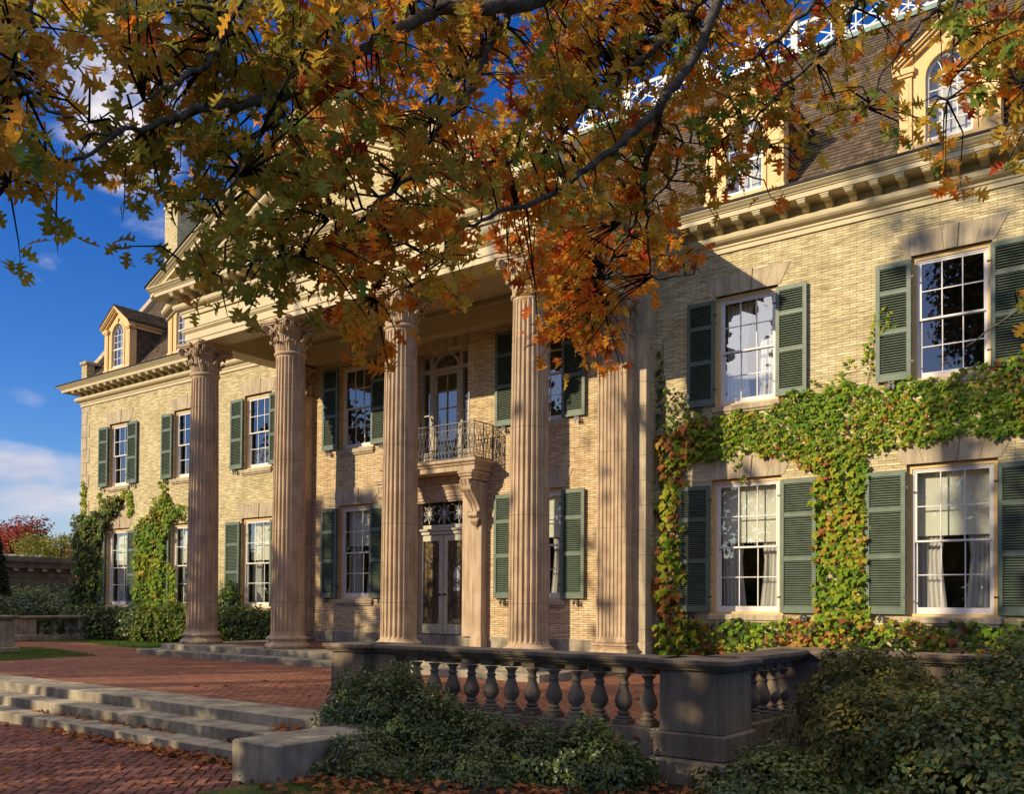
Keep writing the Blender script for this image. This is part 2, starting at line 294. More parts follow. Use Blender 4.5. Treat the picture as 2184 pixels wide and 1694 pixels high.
def copy_part(o, parent, off):      # a part and its sub-parts, moved by off
    c = o.copy(); COL.objects.link(c); c.parent = parent; c.location = Vector(o.location)+Vector(off)
    for ch in list(o.children):
        g = ch.copy(); COL.objects.link(g); g.parent = c
        for key in ('label',):
            if key in g: pass
    return c
def sub(name, mb, mats, parent, smooth=False):       # sub-part under a part that itself sits at the house's frame
    me_o = mb.build(name, mats, None, smooth); me_o.parent = parent; return me_o
def scatter(name, tv, tf, T, midx, mats, parent=None, smooth=False):
    """T: (N,3,4) transforms of the template; one mesh"""
    tv = np.array(tv, float); n = len(T); nv = len(tv)
    V = np.einsum('nij,vj->nvi', T[:, :, :3], tv)+T[:, None, :, 3]
    me = bpy.data.meshes.new(name); me.vertices.add(n*nv); me.vertices.foreach_set('co', V.reshape(-1).astype(np.float32))
    ln = np.array([len(f) for f in tf]); flat = np.array([i for f in tf for i in f])
    loops = (flat[None, :]+np.arange(n)[:, None]*nv).reshape(-1); me.loops.add(len(loops)); me.loops.foreach_set('vertex_index', loops.astype(np.int32))
    tot = np.tile(ln, n); st = np.concatenate(([0], np.cumsum(tot)[:-1])); me.polygons.add(len(tot))
    me.polygons.foreach_set('loop_start', st.astype(np.int32)); me.polygons.foreach_set('loop_total', tot.astype(np.int32))
    for m in mats: me.materials.append(M[m])
    if len(mats) > 1: me.polygons.foreach_set('material_index', np.repeat(midx, len(tf)).astype(np.int32))
    me.update(calc_edges=True); me.validate()
    return link(name, me, parent)
def rots(n, normal=None, spread=.6, roll=None, s=None):
    """random frames; the template's z goes near 'normal' (n,3), y runs along the leaf"""
    z = (np.zeros((n, 3)) if normal is None else np.array(normal, float)*np.ones((n, 3)))+rng.normal(0, spread, (n, 3))
    z /= np.linalg.norm(z, axis=1)[:, None]+1e-9
    y = rng.normal(0, 1, (n, 3)) if roll is None else np.array(roll, float)*np.ones((n, 3))+rng.normal(0, .45, (n, 3))
    y -= z*(y*z).sum(1)[:, None]; y /= np.linalg.norm(y, axis=1)[:, None]+1e-9
    x = np.cross(y, z); R = np.stack((x, y, z), 2)
    return R if s is None else R*s[:, None, None]
def TT(R, P): return np.concatenate((R, P[:, :, None]), 2)

# leaf templates
def strip_leaf(prof, bend=.18, fold=.12):
    v = []; f = []
    for y, x in prof: z = -bend*y*y; v += [(-x, y, z+fold*x), (0, y, z), (x, y, z+fold*x)]
    for i in range(len(prof)-1):
        a = 3*i; f += [(a, a+1, a+4, a+3), (a+1, a+2, a+5, a+4)]
    return v, f
OAKP = [(-.22, .006), (0, .012), (.08, .07), (.14, .28), (.21, .31), (.23, .15), (.30, .12), (.38, .40), (.46, .50), (.50, .40), (.50, .18), (.59, .13), (.67, .34), (.76, .40), (.77, .24), (.80, .13), (.90, .15), (.98, .02)]
OAK = strip_leaf([(-.22, .006), (0, .012), (.08, .07), (.14, .28), (.21, .31), (.23, .15), (.30, .12), (.38, .40), (.46, .50), (.50, .40), (.50, .18), (.59, .13), (.67, .34), (.76, .40), (.77, .24), (.80, .13), (.90, .15), (.98, .02)], .22, .22)
OAKLOW = strip_leaf([(0, .02), (.15, .24), (.25, .09), (.45, .42), (.52, .12), (.72, .32), (.8, .08), (1, .01)], .25, .2)
LEAF = strip_leaf([(0, .02), (.3, .26), (.6, .28), (1, .02)], .25, .25)
LEAF2 = strip_leaf([(0, .03), (.45, .33), (1, .02)], .2, .2)
IVY = ([(0, 0, 0), (-.30, -.12, -.03), (-.52, .22, -.06), (-.24, .42, 0), (0, .85, -.10), (.24, .42, 0), (.52, .22, -.06), (.30, -.12, -.03), (0, .3, .05)], [(0, 8, 2, 1), (8, 3, 2), (8, 4, 3), (8, 5, 4), (8, 6, 5), (0, 7, 6, 8)])

# ================================================================ setting
XD = -17.41                       # centre line of the house
GZ = -2.0; TZ = -1.53; PZ = -1.22  # lower ground, terrace, porch floor
g = MB().box(-400, 300, -200, 400, GZ-1.0, GZ-.03).build('ground', 'lawn'); struct(g)
E0 = empty('tmp'); bpy.data.objects.remove(E0)
# terrace slab and paving
t = MB().box(-62, -9.0, -11.2, -.02, GZ-.5, TZ).box(-9.0, -4.46, -10.55, -.02, GZ-.5, TZ).box(-62, -38.3, -.02, 12, GZ-.5, TZ).build('terrace_pavement', 'terrace'); struct(t)
s_ = MB().box(-4.2, 3.8, -6.6, 0, GZ-.5, TZ-.08).build('garden_soil', 'soil'); struct(s_)
s_ = MB().box(-9.0, 3.8, -13.0, -6.6, GZ-.5, GZ+.05).build('planting_bed', 'soil'); struct(s_)
# stone steps down to the path: individual granite blocks inside one structure per flight
st = MB()
def courses(mb, x0, x1, y0, y1, z0, z1, L, seed, b=.010):
    rr = random.Random(seed); x = x0
    while x < x1-.01:
        l = L*rr.uniform(.8, 1.2); xe = min(x+l, x1)
        if x1-xe < .5: xe = x1
        dz = rr.uniform(-.004, .004); dy = rr.uniform(-.01, .01); mb.bbox(x+.004, xe-.004, y0+dy, y1, z0, z1+dz, b); x = xe
courses(st, -40, -8.35, -12.02, -11.2, -1.71, TZ, 3.4, 4)
courses(st, -40, -8.75, -12.50, -11.5, -1.87, -1.69, 3.1, 9)
courses(st, -40, -8.75, -12.96, -11.9, -2.2, -1.85, 2.7, 2)
struct(st.build('stone_steps', 'granite'))
ps = MB()
courses(ps, XD-6.62, XD+6.62, -5.02, -4.0, -1.40, PZ, 3.3, 5)
courses(ps, XD-7.08, XD+7.08, -5.5, -4.6, -1.6, -1.375, 3.0, 6)
for sgn in (-1, 1):
    ps.bbox(XD+sgn*6.62, XD+sgn*5.6, -4.0, -2.0, -1.40, PZ); ps.bbox(XD+sgn*6.62, XD+sgn*5.6, -2.0, -.3, -1.40, PZ)
    ps.bbox(XD+sgn*7.08, XD+sgn*6.2, -4.6, -2.3, -1.6, -1.375); ps.bbox(XD+sgn*7.08, XD+sgn*6.2, -2.3, -.02, -1.6, -1.375)
struct(ps.build('porch_steps', 'granite'))
tl = MB()
for i in range(40):
    for j in range(12):
        x = XD-5.6+i*.28; y = -4.0+j*.29
        if x+.28 <= XD+5.61: tl.bbox(x+.005, x+.275, y+.005, y+.285, PZ-.1, PZ-.006+random.uniform(-.002, .002), .006)
struct(tl.build('porch_floor', 'paver'))
struct(MB().box(XD-5.6, XD+5.6, -4.0, -.49, PZ-.2, PZ-.02).build('porch_floor_bed', 'pavergap'))
# herringbone path below the steps, real bricks with open joints
hb = MB(); bl, bw_ = .25, .125; ang = radians(45)
pth = struct(MB().box(-45, -8.2, -26, -12.5, GZ-.4, GZ-.022).build('brick_path_bed', 'pavergap'))
def inside(x, y): return -19.5 < x < -8.0 and -17.5 < y < -12.98 and not (x > -8.9 and y > -13.7) and (y > -20 + (-x)*.40)
cnt = 0
for i in range(-90, 90):
    for j in range(-90, 90):
        k = (i - j) % 4
        if k == 0: cells = (i, j, i+2, j+1)
        elif k == 2: cells = (i, j, i+1, j+2)
        else: continue
        if k == 2: cells = (i, j-1, i+1, j+1)
        x0, y0, x1, y1 = [c*bw_ for c in cells]; cxm, cym = (x0+x1)/2, (y0+y1)/2
        X = -12+cxm*cos(ang)-cym*sin(ang); Y = -15+cxm*sin(ang)+cym*cos(ang)
        if not inside(X, Y): continue
        hx, hy = (x1-x0)/2-.010, (y1-y0)/2-.010; z = GZ+random.uniform(-.005, .004); tx, ty = random.uniform(-.012, .012), random.uniform(-.012, .012)
        a = ang+random.uniform(-.012, .012); vs = []
        for zz, ins in ((-.06, 0), (-.007, 0), (0, .007)):
            for sx, sy in ((-1, -1), (1, -1), (1, 1), (-1, 1)):
                px, py = sx*(hx-ins), sy*(hy-ins); vs.append((X+px*cos(a)-py*sin(a), Y+px*sin(a)+py*cos(a), z+zz+px*tx+py*ty))
        hb.add(vs, [(0, 1, 5, 4), (1, 2, 6, 5), (2, 3, 7, 6), (3, 0, 4, 7), (4, 5, 9, 8), (5, 6, 10, 9), (6, 7, 11, 10), (7, 4, 8, 11), (8, 9, 10, 11)]); cnt += 1
struct(hb.build('brick_path', 'paver'))
# lawn patches on the terrace, by the left balustrade
def lawn_patch(poly, z, n, name, h=.05, mats=('blade',)):
    struct(MB().prism(poly, z-.02, z, axis='z').build(name, 'lawn'))
    P = np.array(poly); mn, mxx = P.min(0), P.max(0); pts = rng.uniform(mn, mxx, (n*2, 2)); ok = np.zeros(len(pts), bool); j = len(P)-1
    for i in range(len(P)):
        c = ((P[i, 1] > pts[:, 1]) != (P[j, 1] > pts[:, 1])) & (pts[:, 0] < (P[j, 0]-P[i, 0])*(pts[:, 1]-P[i, 1])/(P[j, 1]-P[i, 1]+1e-9)+P[i, 0]); ok ^= c; j = i
    pts = pts[ok][:n]; n = len(pts)
    R = rots(n, (0, 0, 1), .3)
    R = np.stack((R[:, :, 0]*.7, R[:, :, 2], R[:, :, 1]), 2)*(rng.uniform(.6, 1.3, n)*h)[:, None, None]
    o = scatter('grass', [(-.12, 0, 0), (.12, 0, 0), (.05, .7, .1), (0, 1, .25)], [(0, 1, 2, 3)], TT(R, np.column_stack((pts, np.full(n, z-.003)))), np.zeros(n, int), mats); o['kind'] = 'stuff'; return o
lawn_patch([(-34.6, -3.6), (-33.0, -2.6), (-30.4, -3.3), (-27.5, -3.6), (-24.3, -3.2), (-24.3, -.6), (-34.6, -.9)], TZ+.008, 12000, 'grass_patch', .06)
lawn_patch([(-27.3, -8.9), (-23.9, -10.6), (-24.6, -6.6), (-28.5, -5.8), (-33.5, -6.2), (-33.5, -9)], TZ+.008, 12000, 'grass_patch', .06)
lawn_patch([(-8.3, -14.9), (-8.2, -13.1), (-4.7, -11.8), (-2.5, -10.5), (-1.0, -14.0), (-3, -17.5), (-9, -17.5)], GZ+.03, 30000, 'lawn', .035)

# ================================================================ the house
H = empty('mansion', (XD, 0, TZ))
tag(H, 'long two storey pale brick mansion with a pedimented portico of four tall fluted columns', 'mansion')
def wall_mb(mb, x0, x1, z0, z1, holes, y, depth, k=0):
    xs = sorted({x0, x1, *[h[0] for h in holes], *[h[1] for h in holes]}); zs = sorted({z0, z1, *[h[2] for h in holes], *[h[3] for h in holes]})
    for a, b in zip(xs[:-1], xs[1:]):
        for c, d in zip(zs[:-1], zs[1:]):
            if any(h[0] <= a+1e-6 and b-1e-6 <= h[1] and h[2] <= c+1e-6 and d-1e-6 <= h[3] for h in holes): continue
            mb.add([(a, y, c), (b, y, c), (b, y, d), (a, y, d)], [(0, 1, 2, 3)], k)
    for h in holes:
        a, b, c, d = h; q = y+depth
        mb.add([(a, y, c), (a, q, c), (a, q, d), (a, y, d), (b, y, c), (b, q, c), (b, q, d), (b, y, d)], [(0, 1, 2, 3), (4, 7, 6, 5), (0, 4, 5, 1), (3, 2, 6, 7)], k)
UP = dict(hw=.664, z0=4.69, z1=7.14); LO = dict(hw=.757, z0=-.15, z1=2.83)
CU = dict(hw=.664, z0=4.78, z1=7.25); CL = dict(hw=.664, z0=.16, z1=2.90)
def hole(cx, S): return (cx-S['hw']-.09, cx+S['hw']+.09, S['z0']-.06, S['z1']+.095)
WX = [XD-17.85, XD-13.26, XD-8.92, XD+8.92, XD+13.26, XD+17.85]
XL, XR = XD-20.83, XD+20.83; HB = 6.6      # half width of the centre block
wl = MB()
wall_mb(wl, XL, XD-HB, -2.0, 9.0, [hole(x, UP) for x in WX[:3]]+[hole(x, LO) for x in WX[:3]], 0, .32)
wl.add([(XD-HB, -.49, -2), (XD-HB, .01, -2), (XD-HB, .01, 9), (XD-HB, -.49, 9)], [(0, 1, 2, 3)]); wl.build('wing_wall', 'brick', H); wl = MB()
wall_mb(wl, XD+HB, XR, -2.0, 9.0, [hole(x, UP) for x in WX[3:]]+[hole(x, LO) for x in WX[3:]], 0, .32)
for X in (XD+HB,): wl.add([(X, -.49, -2), (X, .01, -2), (X, .01, 9), (X, -.49, 9)], [(0, 1, 2, 3)])
wl.build('wing_wall', 'brick', H)
for X, nm in ((XL, 'gable_wall'), (XR, 'gable_wall')):
    MB().prism([(0, -2), (0, 9.3), (4.05, 14.75), (13.5, 14.75), (17.5, 9.3), (17.5, -2)], X, X+(.35 if X == XL else -.35), axis='x').build(nm, 'brick', H)
MB().box(XL+.35, XR-.35, 17.2, 17.5, -2, 9.2).build('rear_wall', 'brick', H)
cw = MB()
HD = (XD-.97, XD+.97, -.90, 3.0); HU = (XD-.99, XD+.99, 3.84, 7.2)
wall_mb(cw, XD-HB, XD+HB, -.90, 9.0, [hole(XD+s*3.47, S) for s in (-1, 1) for S in (CU, CL)]+[HD, HU], -.49, .40)
cw.build('porch_wall', 'brick2', H)
MB().box(XD-HB-.0, XD+HB, -.512, -.3, -2, -.90).build('plinth', 'granite', H)
# interior: dark rooms
MB().box(XL+.4, XR-.4, 2.6, 2.7, -2, 9).box(XL+.4, XR-.4, .1, 2.6, 3.3, 3.5).box(XL+.4, XR-.4, .1, 2.6, -1.0, -.9).box(XL+.4, XR-.4, .1, 2.6, 8.6, 8.7).build('room_interior', 'dark', H)

def make_window(S, rows, blind, drape, arch=False):
    hw, z0, z1 = S['hw'], S['z0'], S['z1']; Y = .15; zm = (z0+z1)/2
    f = MB()
    # yellow casing in the reveal
    for s in (-1, 1): f.box(s*hw, s*(hw+.09), Y-.06, Y+.06, z0-.055, z1+.09, 0)
    f.box(-hw, hw, Y-.06, Y+.06, z1, z1+.09, 0); f.box(-hw, hw, Y-.075, Y+.06, z0-.058, z0, 0)
    for s in (-1, 1): f.box(s*hw, s*(hw-.035), Y-.035, Y+.09, z0, z1, 1)
    f.box(-hw+.035, hw-.035, Y-.035, Y+.09, z1-.035, z1, 1)
    W_ = f.build('window', ['yellow', 'white'], H)
    q = hw-.035
    for (a, b, yy, bot) in ((zm-.02, z1-.035, Y+.0, .04), (z0, zm+.02, Y+.045, .13)):
        m = MB(); r = .05
        for s in (-1, 1): m.box(s*q, s*(q-r), yy-.02, yy+.02, a, b)
        m.box(-q+r, q-r, yy-.02, yy+.02, b-.045, b); m.box(-q+r, q-r, yy-.02, yy+.02, a, a+bot)
        gx = 2*(q-r)/3; gz = (b-.045-a-bot)/rows
        for i in (1, 2): m.box(-q+r+gx*i-.011, -q+r+gx*i+.011, yy-.014, yy+.012, a+bot, b-.045)
        for i in range(1, rows): m.box(-q+r, q-r, yy-.013, yy+.011, a+bot+gz*i-.011, a+bot+gz*i+.011)
        sa = m.build('sash', 'white', W_)
        MB().add([(-q+.02, yy, a+.01), (q-.02, yy, a+.01), (q-.02, yy, b-.01), (-q+.02, yy, b-.01)], [(0, 1, 2, 3)]).build('window_pane', 'glass', W_)
    if blind: MB().box(-q, q, Y+.20, Y+.204, z1-blind*(z1-z0), z1).build('roller_blind', 'blind', W_)
    if drape:
        for s in (-1, 1):
            pr_ = [];
            for i in range(25):
                t_ = i/24; pr_.append((s*(q-t_*.56), Y+.30+.03*sin(t_*34+s)))
            m = MB(); v = []
            for zz, kx in ((z0+.02, 1), (z0+.8, .85), (z0+1.2, .8), (z1-.03, 1.1)):
                v.append([(s*q-(s*q-x)*kx, y, zz) for x, y in pr_])
            m.loft(v, closed=False); m.build('curtain', 'curtain', W_, True)
    sl_ = MB().bbox(-hw-.16, hw+.16, -.085, .12, z0-.20, z0-.062, .02).bbox(-hw-.13, hw+.13, -.05, .0, z0-.25, z0-.20, .01); sl_.build('sill', 'limestone', W_)
    # flat arch of three stones with a stepped keystone
    zb, zt = z1+.097, z1+.60
    for nm_, poly, yy in (('a', [(-hw-.13, zb), (-.19, zb), (-.235, zt-.02), (-hw-.40, zt-.02)], -.012), ('b', [(hw+.13, zb), (.19, zb), (.235, zt-.02), (hw+.40, zt-.02)], -.012)):
        pass
    l_ = MB(); n_ = 2
    for s in (-1, 1):
        for i in range(n_):
            a0 = .13+(hw)*i/n_; a1 = .13+(hw)*(i+1)/n_; t0 = .17+(hw+.22)*i/n_; t1 = .17+(hw+.22)*(i+1)/n_
            l_.prism([(s*(a0+.004), zb), (s*(a1-.004), zb), (s*(t1-.004), zt-.04), (s*(t0+.004), zt-.04)], -.014, .10)
    l_.prism([(-.115, zb), (.115, zb), (.155, zt), (-.155, zt)], -.03, .10)
    l_.box(-hw-.1, hw+.1, -.010, .1, zb-.002, zb+.014)
    l_.build('lintel', 'limestone', W_)
    return W_
def make_shutter(S, wd, W, zt, zb, mirror):
    """leaf between x = W/2-wd and W/2 on one side"""
    s = mirror; x0, x1 = W/2-wd, W/2; m = MB(); Y0, Y1 = -.105, -.055; st_ = .075
    for a, b in ((x0, x0+st_), (x1-st_, x1)): m.box(s*a, s*b, Y0, Y1, zb, zt, 0)
    h = zt-zb; e = [zb, zb+.14, zb+.14+h*.345, zb+.215+h*.345, zb+.215+h*.65, zb+.285+h*.65, zt-.085, zt]
    for a, b in ((e[0], e[1]), (e[2], e[3]), (e[4], e[5]), (e[6], e[7])): m.box(s*(x0+st_), s*(x1-st_), Y0+.004, Y1-.004, a, b, 0)
    for a, b in ((e[1], e[2]), (e[3], e[4]), (e[5], e[6])):
        n = int((b-a)/.050)
        for i in range(n):
            z = a+(i+.5)*(b-a)/n; hh = .015
            v = [(s*(x0+st_), Y0+.004, z-hh), (s*(x1-st_), Y0+.004, z-hh), (s*(x1-st_), Y1-.004, z+hh-.006), (s*(x0+st_), Y1-.004, z+hh-.006),
                 (s*(x0+st_), Y0+.004, z-hh+.007), (s*(x1-st_), Y0+.004, z-hh+.007), (s*(x1-st_), Y1-.004, z+hh+.001), (s*(x0+st_), Y1-.004, z+hh+.001)]
            m.add(v, [(0, 1, 2, 3), (4, 7, 6, 5), (0, 4, 5, 1), (3, 2, 6, 7)], 0)
        for q in (x0+st_, x1-st_-.012): m.box(s*q, s*(q+.012), Y0-.004, Y0+.006, a, b, 0)
        m.box(s*(x0+st_), s*(x1-st_), Y0-.004, Y0+.006, a, a+.012, 0); m.box(s*(x0+st_), s*(x1-st_), Y0-.004, Y0+.006, b-.012, b, 0)
    m.box(s*(x0+.02), s*(x1-.02), Y1-.003, Y1+.0, zb+.02, zt-.02, 1)  # dark sheet behind the slats, stands in for shade in the gaps
    o = m.build('shutter', ['green', 'ivy_gap_dark'], H)
    k = MB(); cx = s*(x0+wd*.62)
    k.box(cx-.012, cx+.012, Y0-.02, .0, zb-.05, zb+.0); k.prism([(cx, zb-.03), (cx+.05, zb-.10), (cx, zb-.19), (cx-.05, zb-.10)], Y0-.03, Y0-.015)
    k.prism([(cx+.09, zb-.05), (cx+.13, zb-.12), (cx+.09, zb-.20), (cx+.05, zb-.12)], Y0-.012, Y0+.0); k.box(cx, cx+.1, Y0-.012, Y0, zb-.06, zb-.03)
    k.build('shutter_holdback', 'iron', o)
    for zz in (zb+.35, zt-.35):
        MB().box(s*(x0-.06), s*(x0+.03), Y0-.006, Y0+.004, zz-.02, zz+.02).build('hinge', 'iron', o)
    return o
protos = {}
up = make_window(UP, 2, 0, False); up2 = make_window(UP, 2, .0, True); lo = make_window(LO, 2, .46, True)
for p_, xs in ((up, [WX[0], WX[1], WX[2], WX[4], WX[5]]), (up2, [WX[3]]), (lo, WX)):
    for x in xs[1:]: copy_part(p_, H, (x, 0, 0))
    p_.location = Vector(p_.location)+Vector((xs[0], 0, 0))
for S, W, wd, zt, zb in ((UP, 2.874, .70, 7.14, 4.685), (LO, 3.30, .80, 2.80, -.165)):
    for s in (-1, 1):
        p_ = make_shutter(S, wd, W, zt, zb, s)
        for x in WX[1:]: copy_part(p_, H, (x, 0, 0))
        p_.location = Vector(p_.location)+Vector((WX[0], 0, 0))
for S, zt, zb, bl_, dr in ((CU, 7.30, 4.767, 0, False), (CL, 2.914, .139, .42, True)):
    p_ = make_window(S, 2, bl_, dr); copy_part(p_, H, (XD+3.47, -.49, 0)); p_.location = Vector(p_.location)+Vector((XD-3.47, -.49, 0))
    for s in (-1, 1):
        p_ = make_shutter(S, .70, 2.874, zt, zb, s); copy_part(p_, H, (XD+3.47, -.49, 0)); p_.location = Vector(p_.location)+Vector((XD-3.47, -.49, 0))

# string of quoins at the wing corner and at the centre block
for X, s in ((XL, 1), (XR, -1)):
    q = MB(); z = -1.2; i = 0
    while z < 8.2:
        w2 = .66 if i % 2 else .43; z2 = min(z+.54, 8.2); q.bbox(X-s*.015, X+s*w2, -.02, .7-w2, z+.004, z2-.004, .01); z = z2; i += 1
    q.build('quoins', 'limestone', H)
for s in (-1, 1):
    q = MB(); z = -1.21; i = 0
    while z < 7.45:
        z2 = min(z+.60, 7.45); q.bbox(XD+s*(HB+.012), XD+s*(HB-.30), -.505, -.27+(.2 if i % 2 else 0), z+.003, z2-.003, .006); z = z2; i += 1
    q.bbox(XD+s*(HB+.03), XD+s*(HB-.30), -.53, -.0, -1.3, -.92, .01)
    q.build('corner_pier', 'limestone', H)

# cornice round wings and portico
CPROF = [(-.05, 8.22), (.05, 8.22), (.05, 8.32), (.085, 8.335), (.085, 8.39), (.115, 8.40), (.19, 8.425), (.235, 8.47), (.245, 8.52), (.225, 8.57), (.18, 8.60), (.07, 8.605), (.07, 8.79), (.60, 8.80), (.60, 8.905), (.63, 8.91), (.63, 8.925), (.67, 8.95), (.70, 8.985), (.745, 9.02), (.745, 9.045), (-.05, 9.045)]
EHX, EY = 6.33, -4.60
path = [(XL, 1.3), (XL, 0), (XD-EHX, 0), (XD-EHX, EY), (XD+EHX, EY), (XD+EHX, 0), (XR, 0), (XR, 1.3)]
MB().sweep(CPROF, path).build('cornice', 'cream', H)
GP_ = [(.0, 9.047), (.775, 9.047), (.79, 9.085), (.76, 9.10), (.0, 9.10)]
for gp in ([(XL, 1.3), (XL, 0), (XD-EHX-.8, 0)], [(XD+EHX+.8, 0), (XR, 0), (XR, 1.3)], [(XD-EHX, 0), (XD-EHX, EY+.4)], [(XD+EHX, EY+.4), (XD+EHX, 0)]): MB().sweep(GP_, gp).build('gutter', 'gutter', H)
def modillion_mesh(mb):     # bracket pointing to -y
    x = y = 0; nx, ny = 0, -1; tx, ty = -ny, nx
    side = [(.06, 8.615), (.06, 8.795), (.555, 8.795), (.555, 8.735), (.53, 8.70), (.47, 8.685), (.40, 8.70), (.33, 8.71), (.27, 8.665), (.20, 8.64)]
    def P(a, o, z): return (x+tx*a+nx*o, y+ty*a+ny*o, z)
    n = len(side); v = [P(-.08, o, z) for o, z in side]+[P(.08, o, z) for o, z in side]
    mb.add(v, [(i, (i+1) % n, (i+1) % n+n, i+n) for i in range(n)]+[tuple(range(n)), tuple(range(n, 2*n))[::-1]])
    c = [P(a, o, z) for a in (-.1, .1) for o in (.12, .575) for z in (8.765, 8.799)]
    mb.add(c, [(0, 1, 3, 2), (4, 6, 7, 5), (0, 4, 5, 1), (2, 3, 7, 6), (0, 2, 6, 4), (1, 5, 7, 3)])
mb_ = MB(); modillion_mesh(mb_); MO = [mb_.build('modillion', 'cream', H)]; MO[0].hide_render = False; first = [True]
def modillion(_, x, y, nx, ny):
    o = MO[0] if first[0] else MO[0].copy()
    if not first[0]: COL.objects.link(o)
    first[0] = False; o.location = Vector((x, y, 0))-WLOC[H.name]; o.rotation_euler = (0, 0, atan2(nx, -ny))
md = None
x = XL+.25
while x < XD-EHX-.3: modillion(md, x, 0, 0, -1); x += .506
x = XD+EHX+2.04-.506*3
while x < XR-.1: modillion(md, x, 0, 0, -1); x += .506
for y in (.5, 1.0): modillion(md, XL, y, -1, 0); modillion(md, XR, y, 1, 0)
for i in range(25): modillion(md, XD-EHX+.2+i*(2*EHX-.4)/24, EY, 0, -1)
for i in range(1, 9):
    modillion(md, XD-EHX, EY+i*.506-.2, -1, 0); modillion(md, XD+EHX, EY+i*.506-.2, 1, 0)

# portico entablature: architrave beams, frieze, ceiling
en = MB()
AP = [(-.72, 7.42), (-.05, 7.42), (-.05, 7.55), (-.02, 7.555), (-.02, 7.74), (.0, 7.75), (.02, 7.77), (.05, 7.80), (.05, 7.84), (.075, 7.85), (.075, 7.875), (.0, 7.885), (-.01, 8.21), (-.72, 8.21)]
en.sweep(AP, [(XD-EHX, -.3), (XD-EHX, EY), (XD+EHX, EY), (XD+EHX, -.3)])
en.box(XD-EHX+.72, XD+EHX-.72, -.93, -.45, 7.5, 8.21)
en.sweep([(.0, 7.95), (.10, 7.95), (.10, 8.0), (.05, 8.05), (.03, 8.12), (.0, 8.12)][::-1], [(XD-EHX+.72, -.93), (XD+EHX-.72, -.93)])
en.box(XD-EHX+.6, XD+EHX-.6, EY+.6, -.4, 8.12, 8.22)
en.build('entablature', 'cream', H)
for i in range(1, 5):
    cl_ = MB().box(XD-EHX+.72+i*2.36-.12, XD-EHX+.72+i*2.36+.12, EY+.72, -.93, 8.0, 8.12)
    cl_.build('ceiling_beam', 'cream', H)

# pediment
PZ0, PZ1, PH = 9.06, 12.42, 7.12
def ztop(x): return PZ1-(PZ1-PZ0)*abs(x-XD)/PH
MB().prism([(XD-6.2, 9.0), (XD+6.2, 9.0), (XD, ztop(XD)-.5)], EY+.05, EY+.3).build('tympanum', 'brick', H)
rk = MB(); RP = [(o, z) for o, z in CPROF if z > 8.3]; RP = [(.0, 8.33)]+RP[:]
for s in (-1, 1):
    rings = []
    for xx in (PH, 0):
        rings.append([(XD+s*(xx), EY-o-.004, ztop(XD+s*xx)+(z-9.045)*1.09) for o, z in RP])
    # the lower end is cut by the level cornice
    rk.loft(rings, closed=True, cap=True)
rk.build('raking_cornice', 'cream', H)
for s in (-1, 1):
    for i in range(1, 13):
        rm = MB()
        xx = XD+s*(PH-.35-i*.515); zt_ = ztop(xx)-.285; sl__ = -s*(PZ1-PZ0)/PH
        c = []
        for a in (-.08, .08):
            for o, z in ((.14, -.15), (.14, 0), (.56, 0), (.56, -.07), (.45, -.11), (.3, -.09)): c.append((xx+a, EY-o, zt_+z+a*sl__))
        rm.add(c, [(i2, (i2+1) % 6, (i2+1) % 6+6, i2+6) for i2 in range(6)]+[(0, 1, 2, 3, 4, 5), (11, 10, 9, 8, 7, 6)])
        rm.build('raking_modillion', 'cream', H)
# portico roof
pr2 = MB()
for s in (-1, 1):
    a = XD+s*(PH+.06); v = []
    for yy in (EY-.775, 3.0):
        v += [(a, yy, PZ0-.0), (XD, yy, PZ1+.03), (XD, yy, PZ1+.075), (a, yy, PZ0+.045)]
    pr2.add(v, [(0, 1, 2, 3), (7, 6, 5, 4), (0, 4, 5, 1), (3, 2, 6, 7), (0, 3, 7, 4), (1, 5, 6, 2)])
pr2.build('portico_roof', 'roofdark', H)

# main roof: steep shingled slope, flat top with railing
RS = 1.35
def roof_z(y): return 9.2+RS*(y+.05)
rb = MB().add([(XL+.3, -.72, 9.06), (XR-.3, -.72, 9.06), (XR-.3, -.05, 9.16), (XL+.3, -.05, 9.16), (XR-.3, 4.05, roof_z(4.05)-.03), (XL+.3, 4.05, roof_z(4.05)-.03), (XR-.3, 13.5, roof_z(4.05)-.03), (XL+.3, 13.5, roof_z(4.05)-.03), (XR-.3, 17.6, 9.1), (XL+.3, 17.6, 9.1)], [(0, 1, 2, 3), (3, 2, 4, 5), (5, 4, 6, 7), (7, 6, 8, 9)])
R_ = rb.build('roof', 'roofdark', H)
L_ = sqrt(1+RS*RS); dy, dz = 1/L_, RS/L_; rows = int(4.1*L_/.145); shv = []; T = []
ms = MB()
for r in range(rows):
    d = r*.145; x = XL+.35+random.uniform(0, .1)
    while x < XR-.4:
        wd = random.uniform(.10, .21); xe = min(x+wd, XR-.35)
        if not (XD-6.0 < x < XD+6.0 and r < 16):
            th = random.uniform(.012, .026); e = random.uniform(-.012, .01); y0_ = -.05+(d+e)*dy; z0_ = 9.2+(d+e)*dz; y1_ = -.05+(d+.17)*dy; z1_ = 9.2+(d+.17)*dz
            ms.add([(x+.003, y0_-th*dz, z0_+th*dy), (xe-.003, y0_-th*dz, z0_+th*dy), (xe-.003, y1_, z1_), (x+.003, y1_, z1_), (x+.003, y0_, z0_), (xe-.003, y0_, z0_)], [(0, 1, 2, 3), (0, 4, 5, 1), (0, 3, 4), (1, 5, 2)])
        x = xe
ms.build('roof_shingles', 'shingle', R_)
MB().box(XL+.3, XR-.3, 3.93, 4.2, 14.68, 14.80).build('roof_edge_flashing', 'copper', R_)
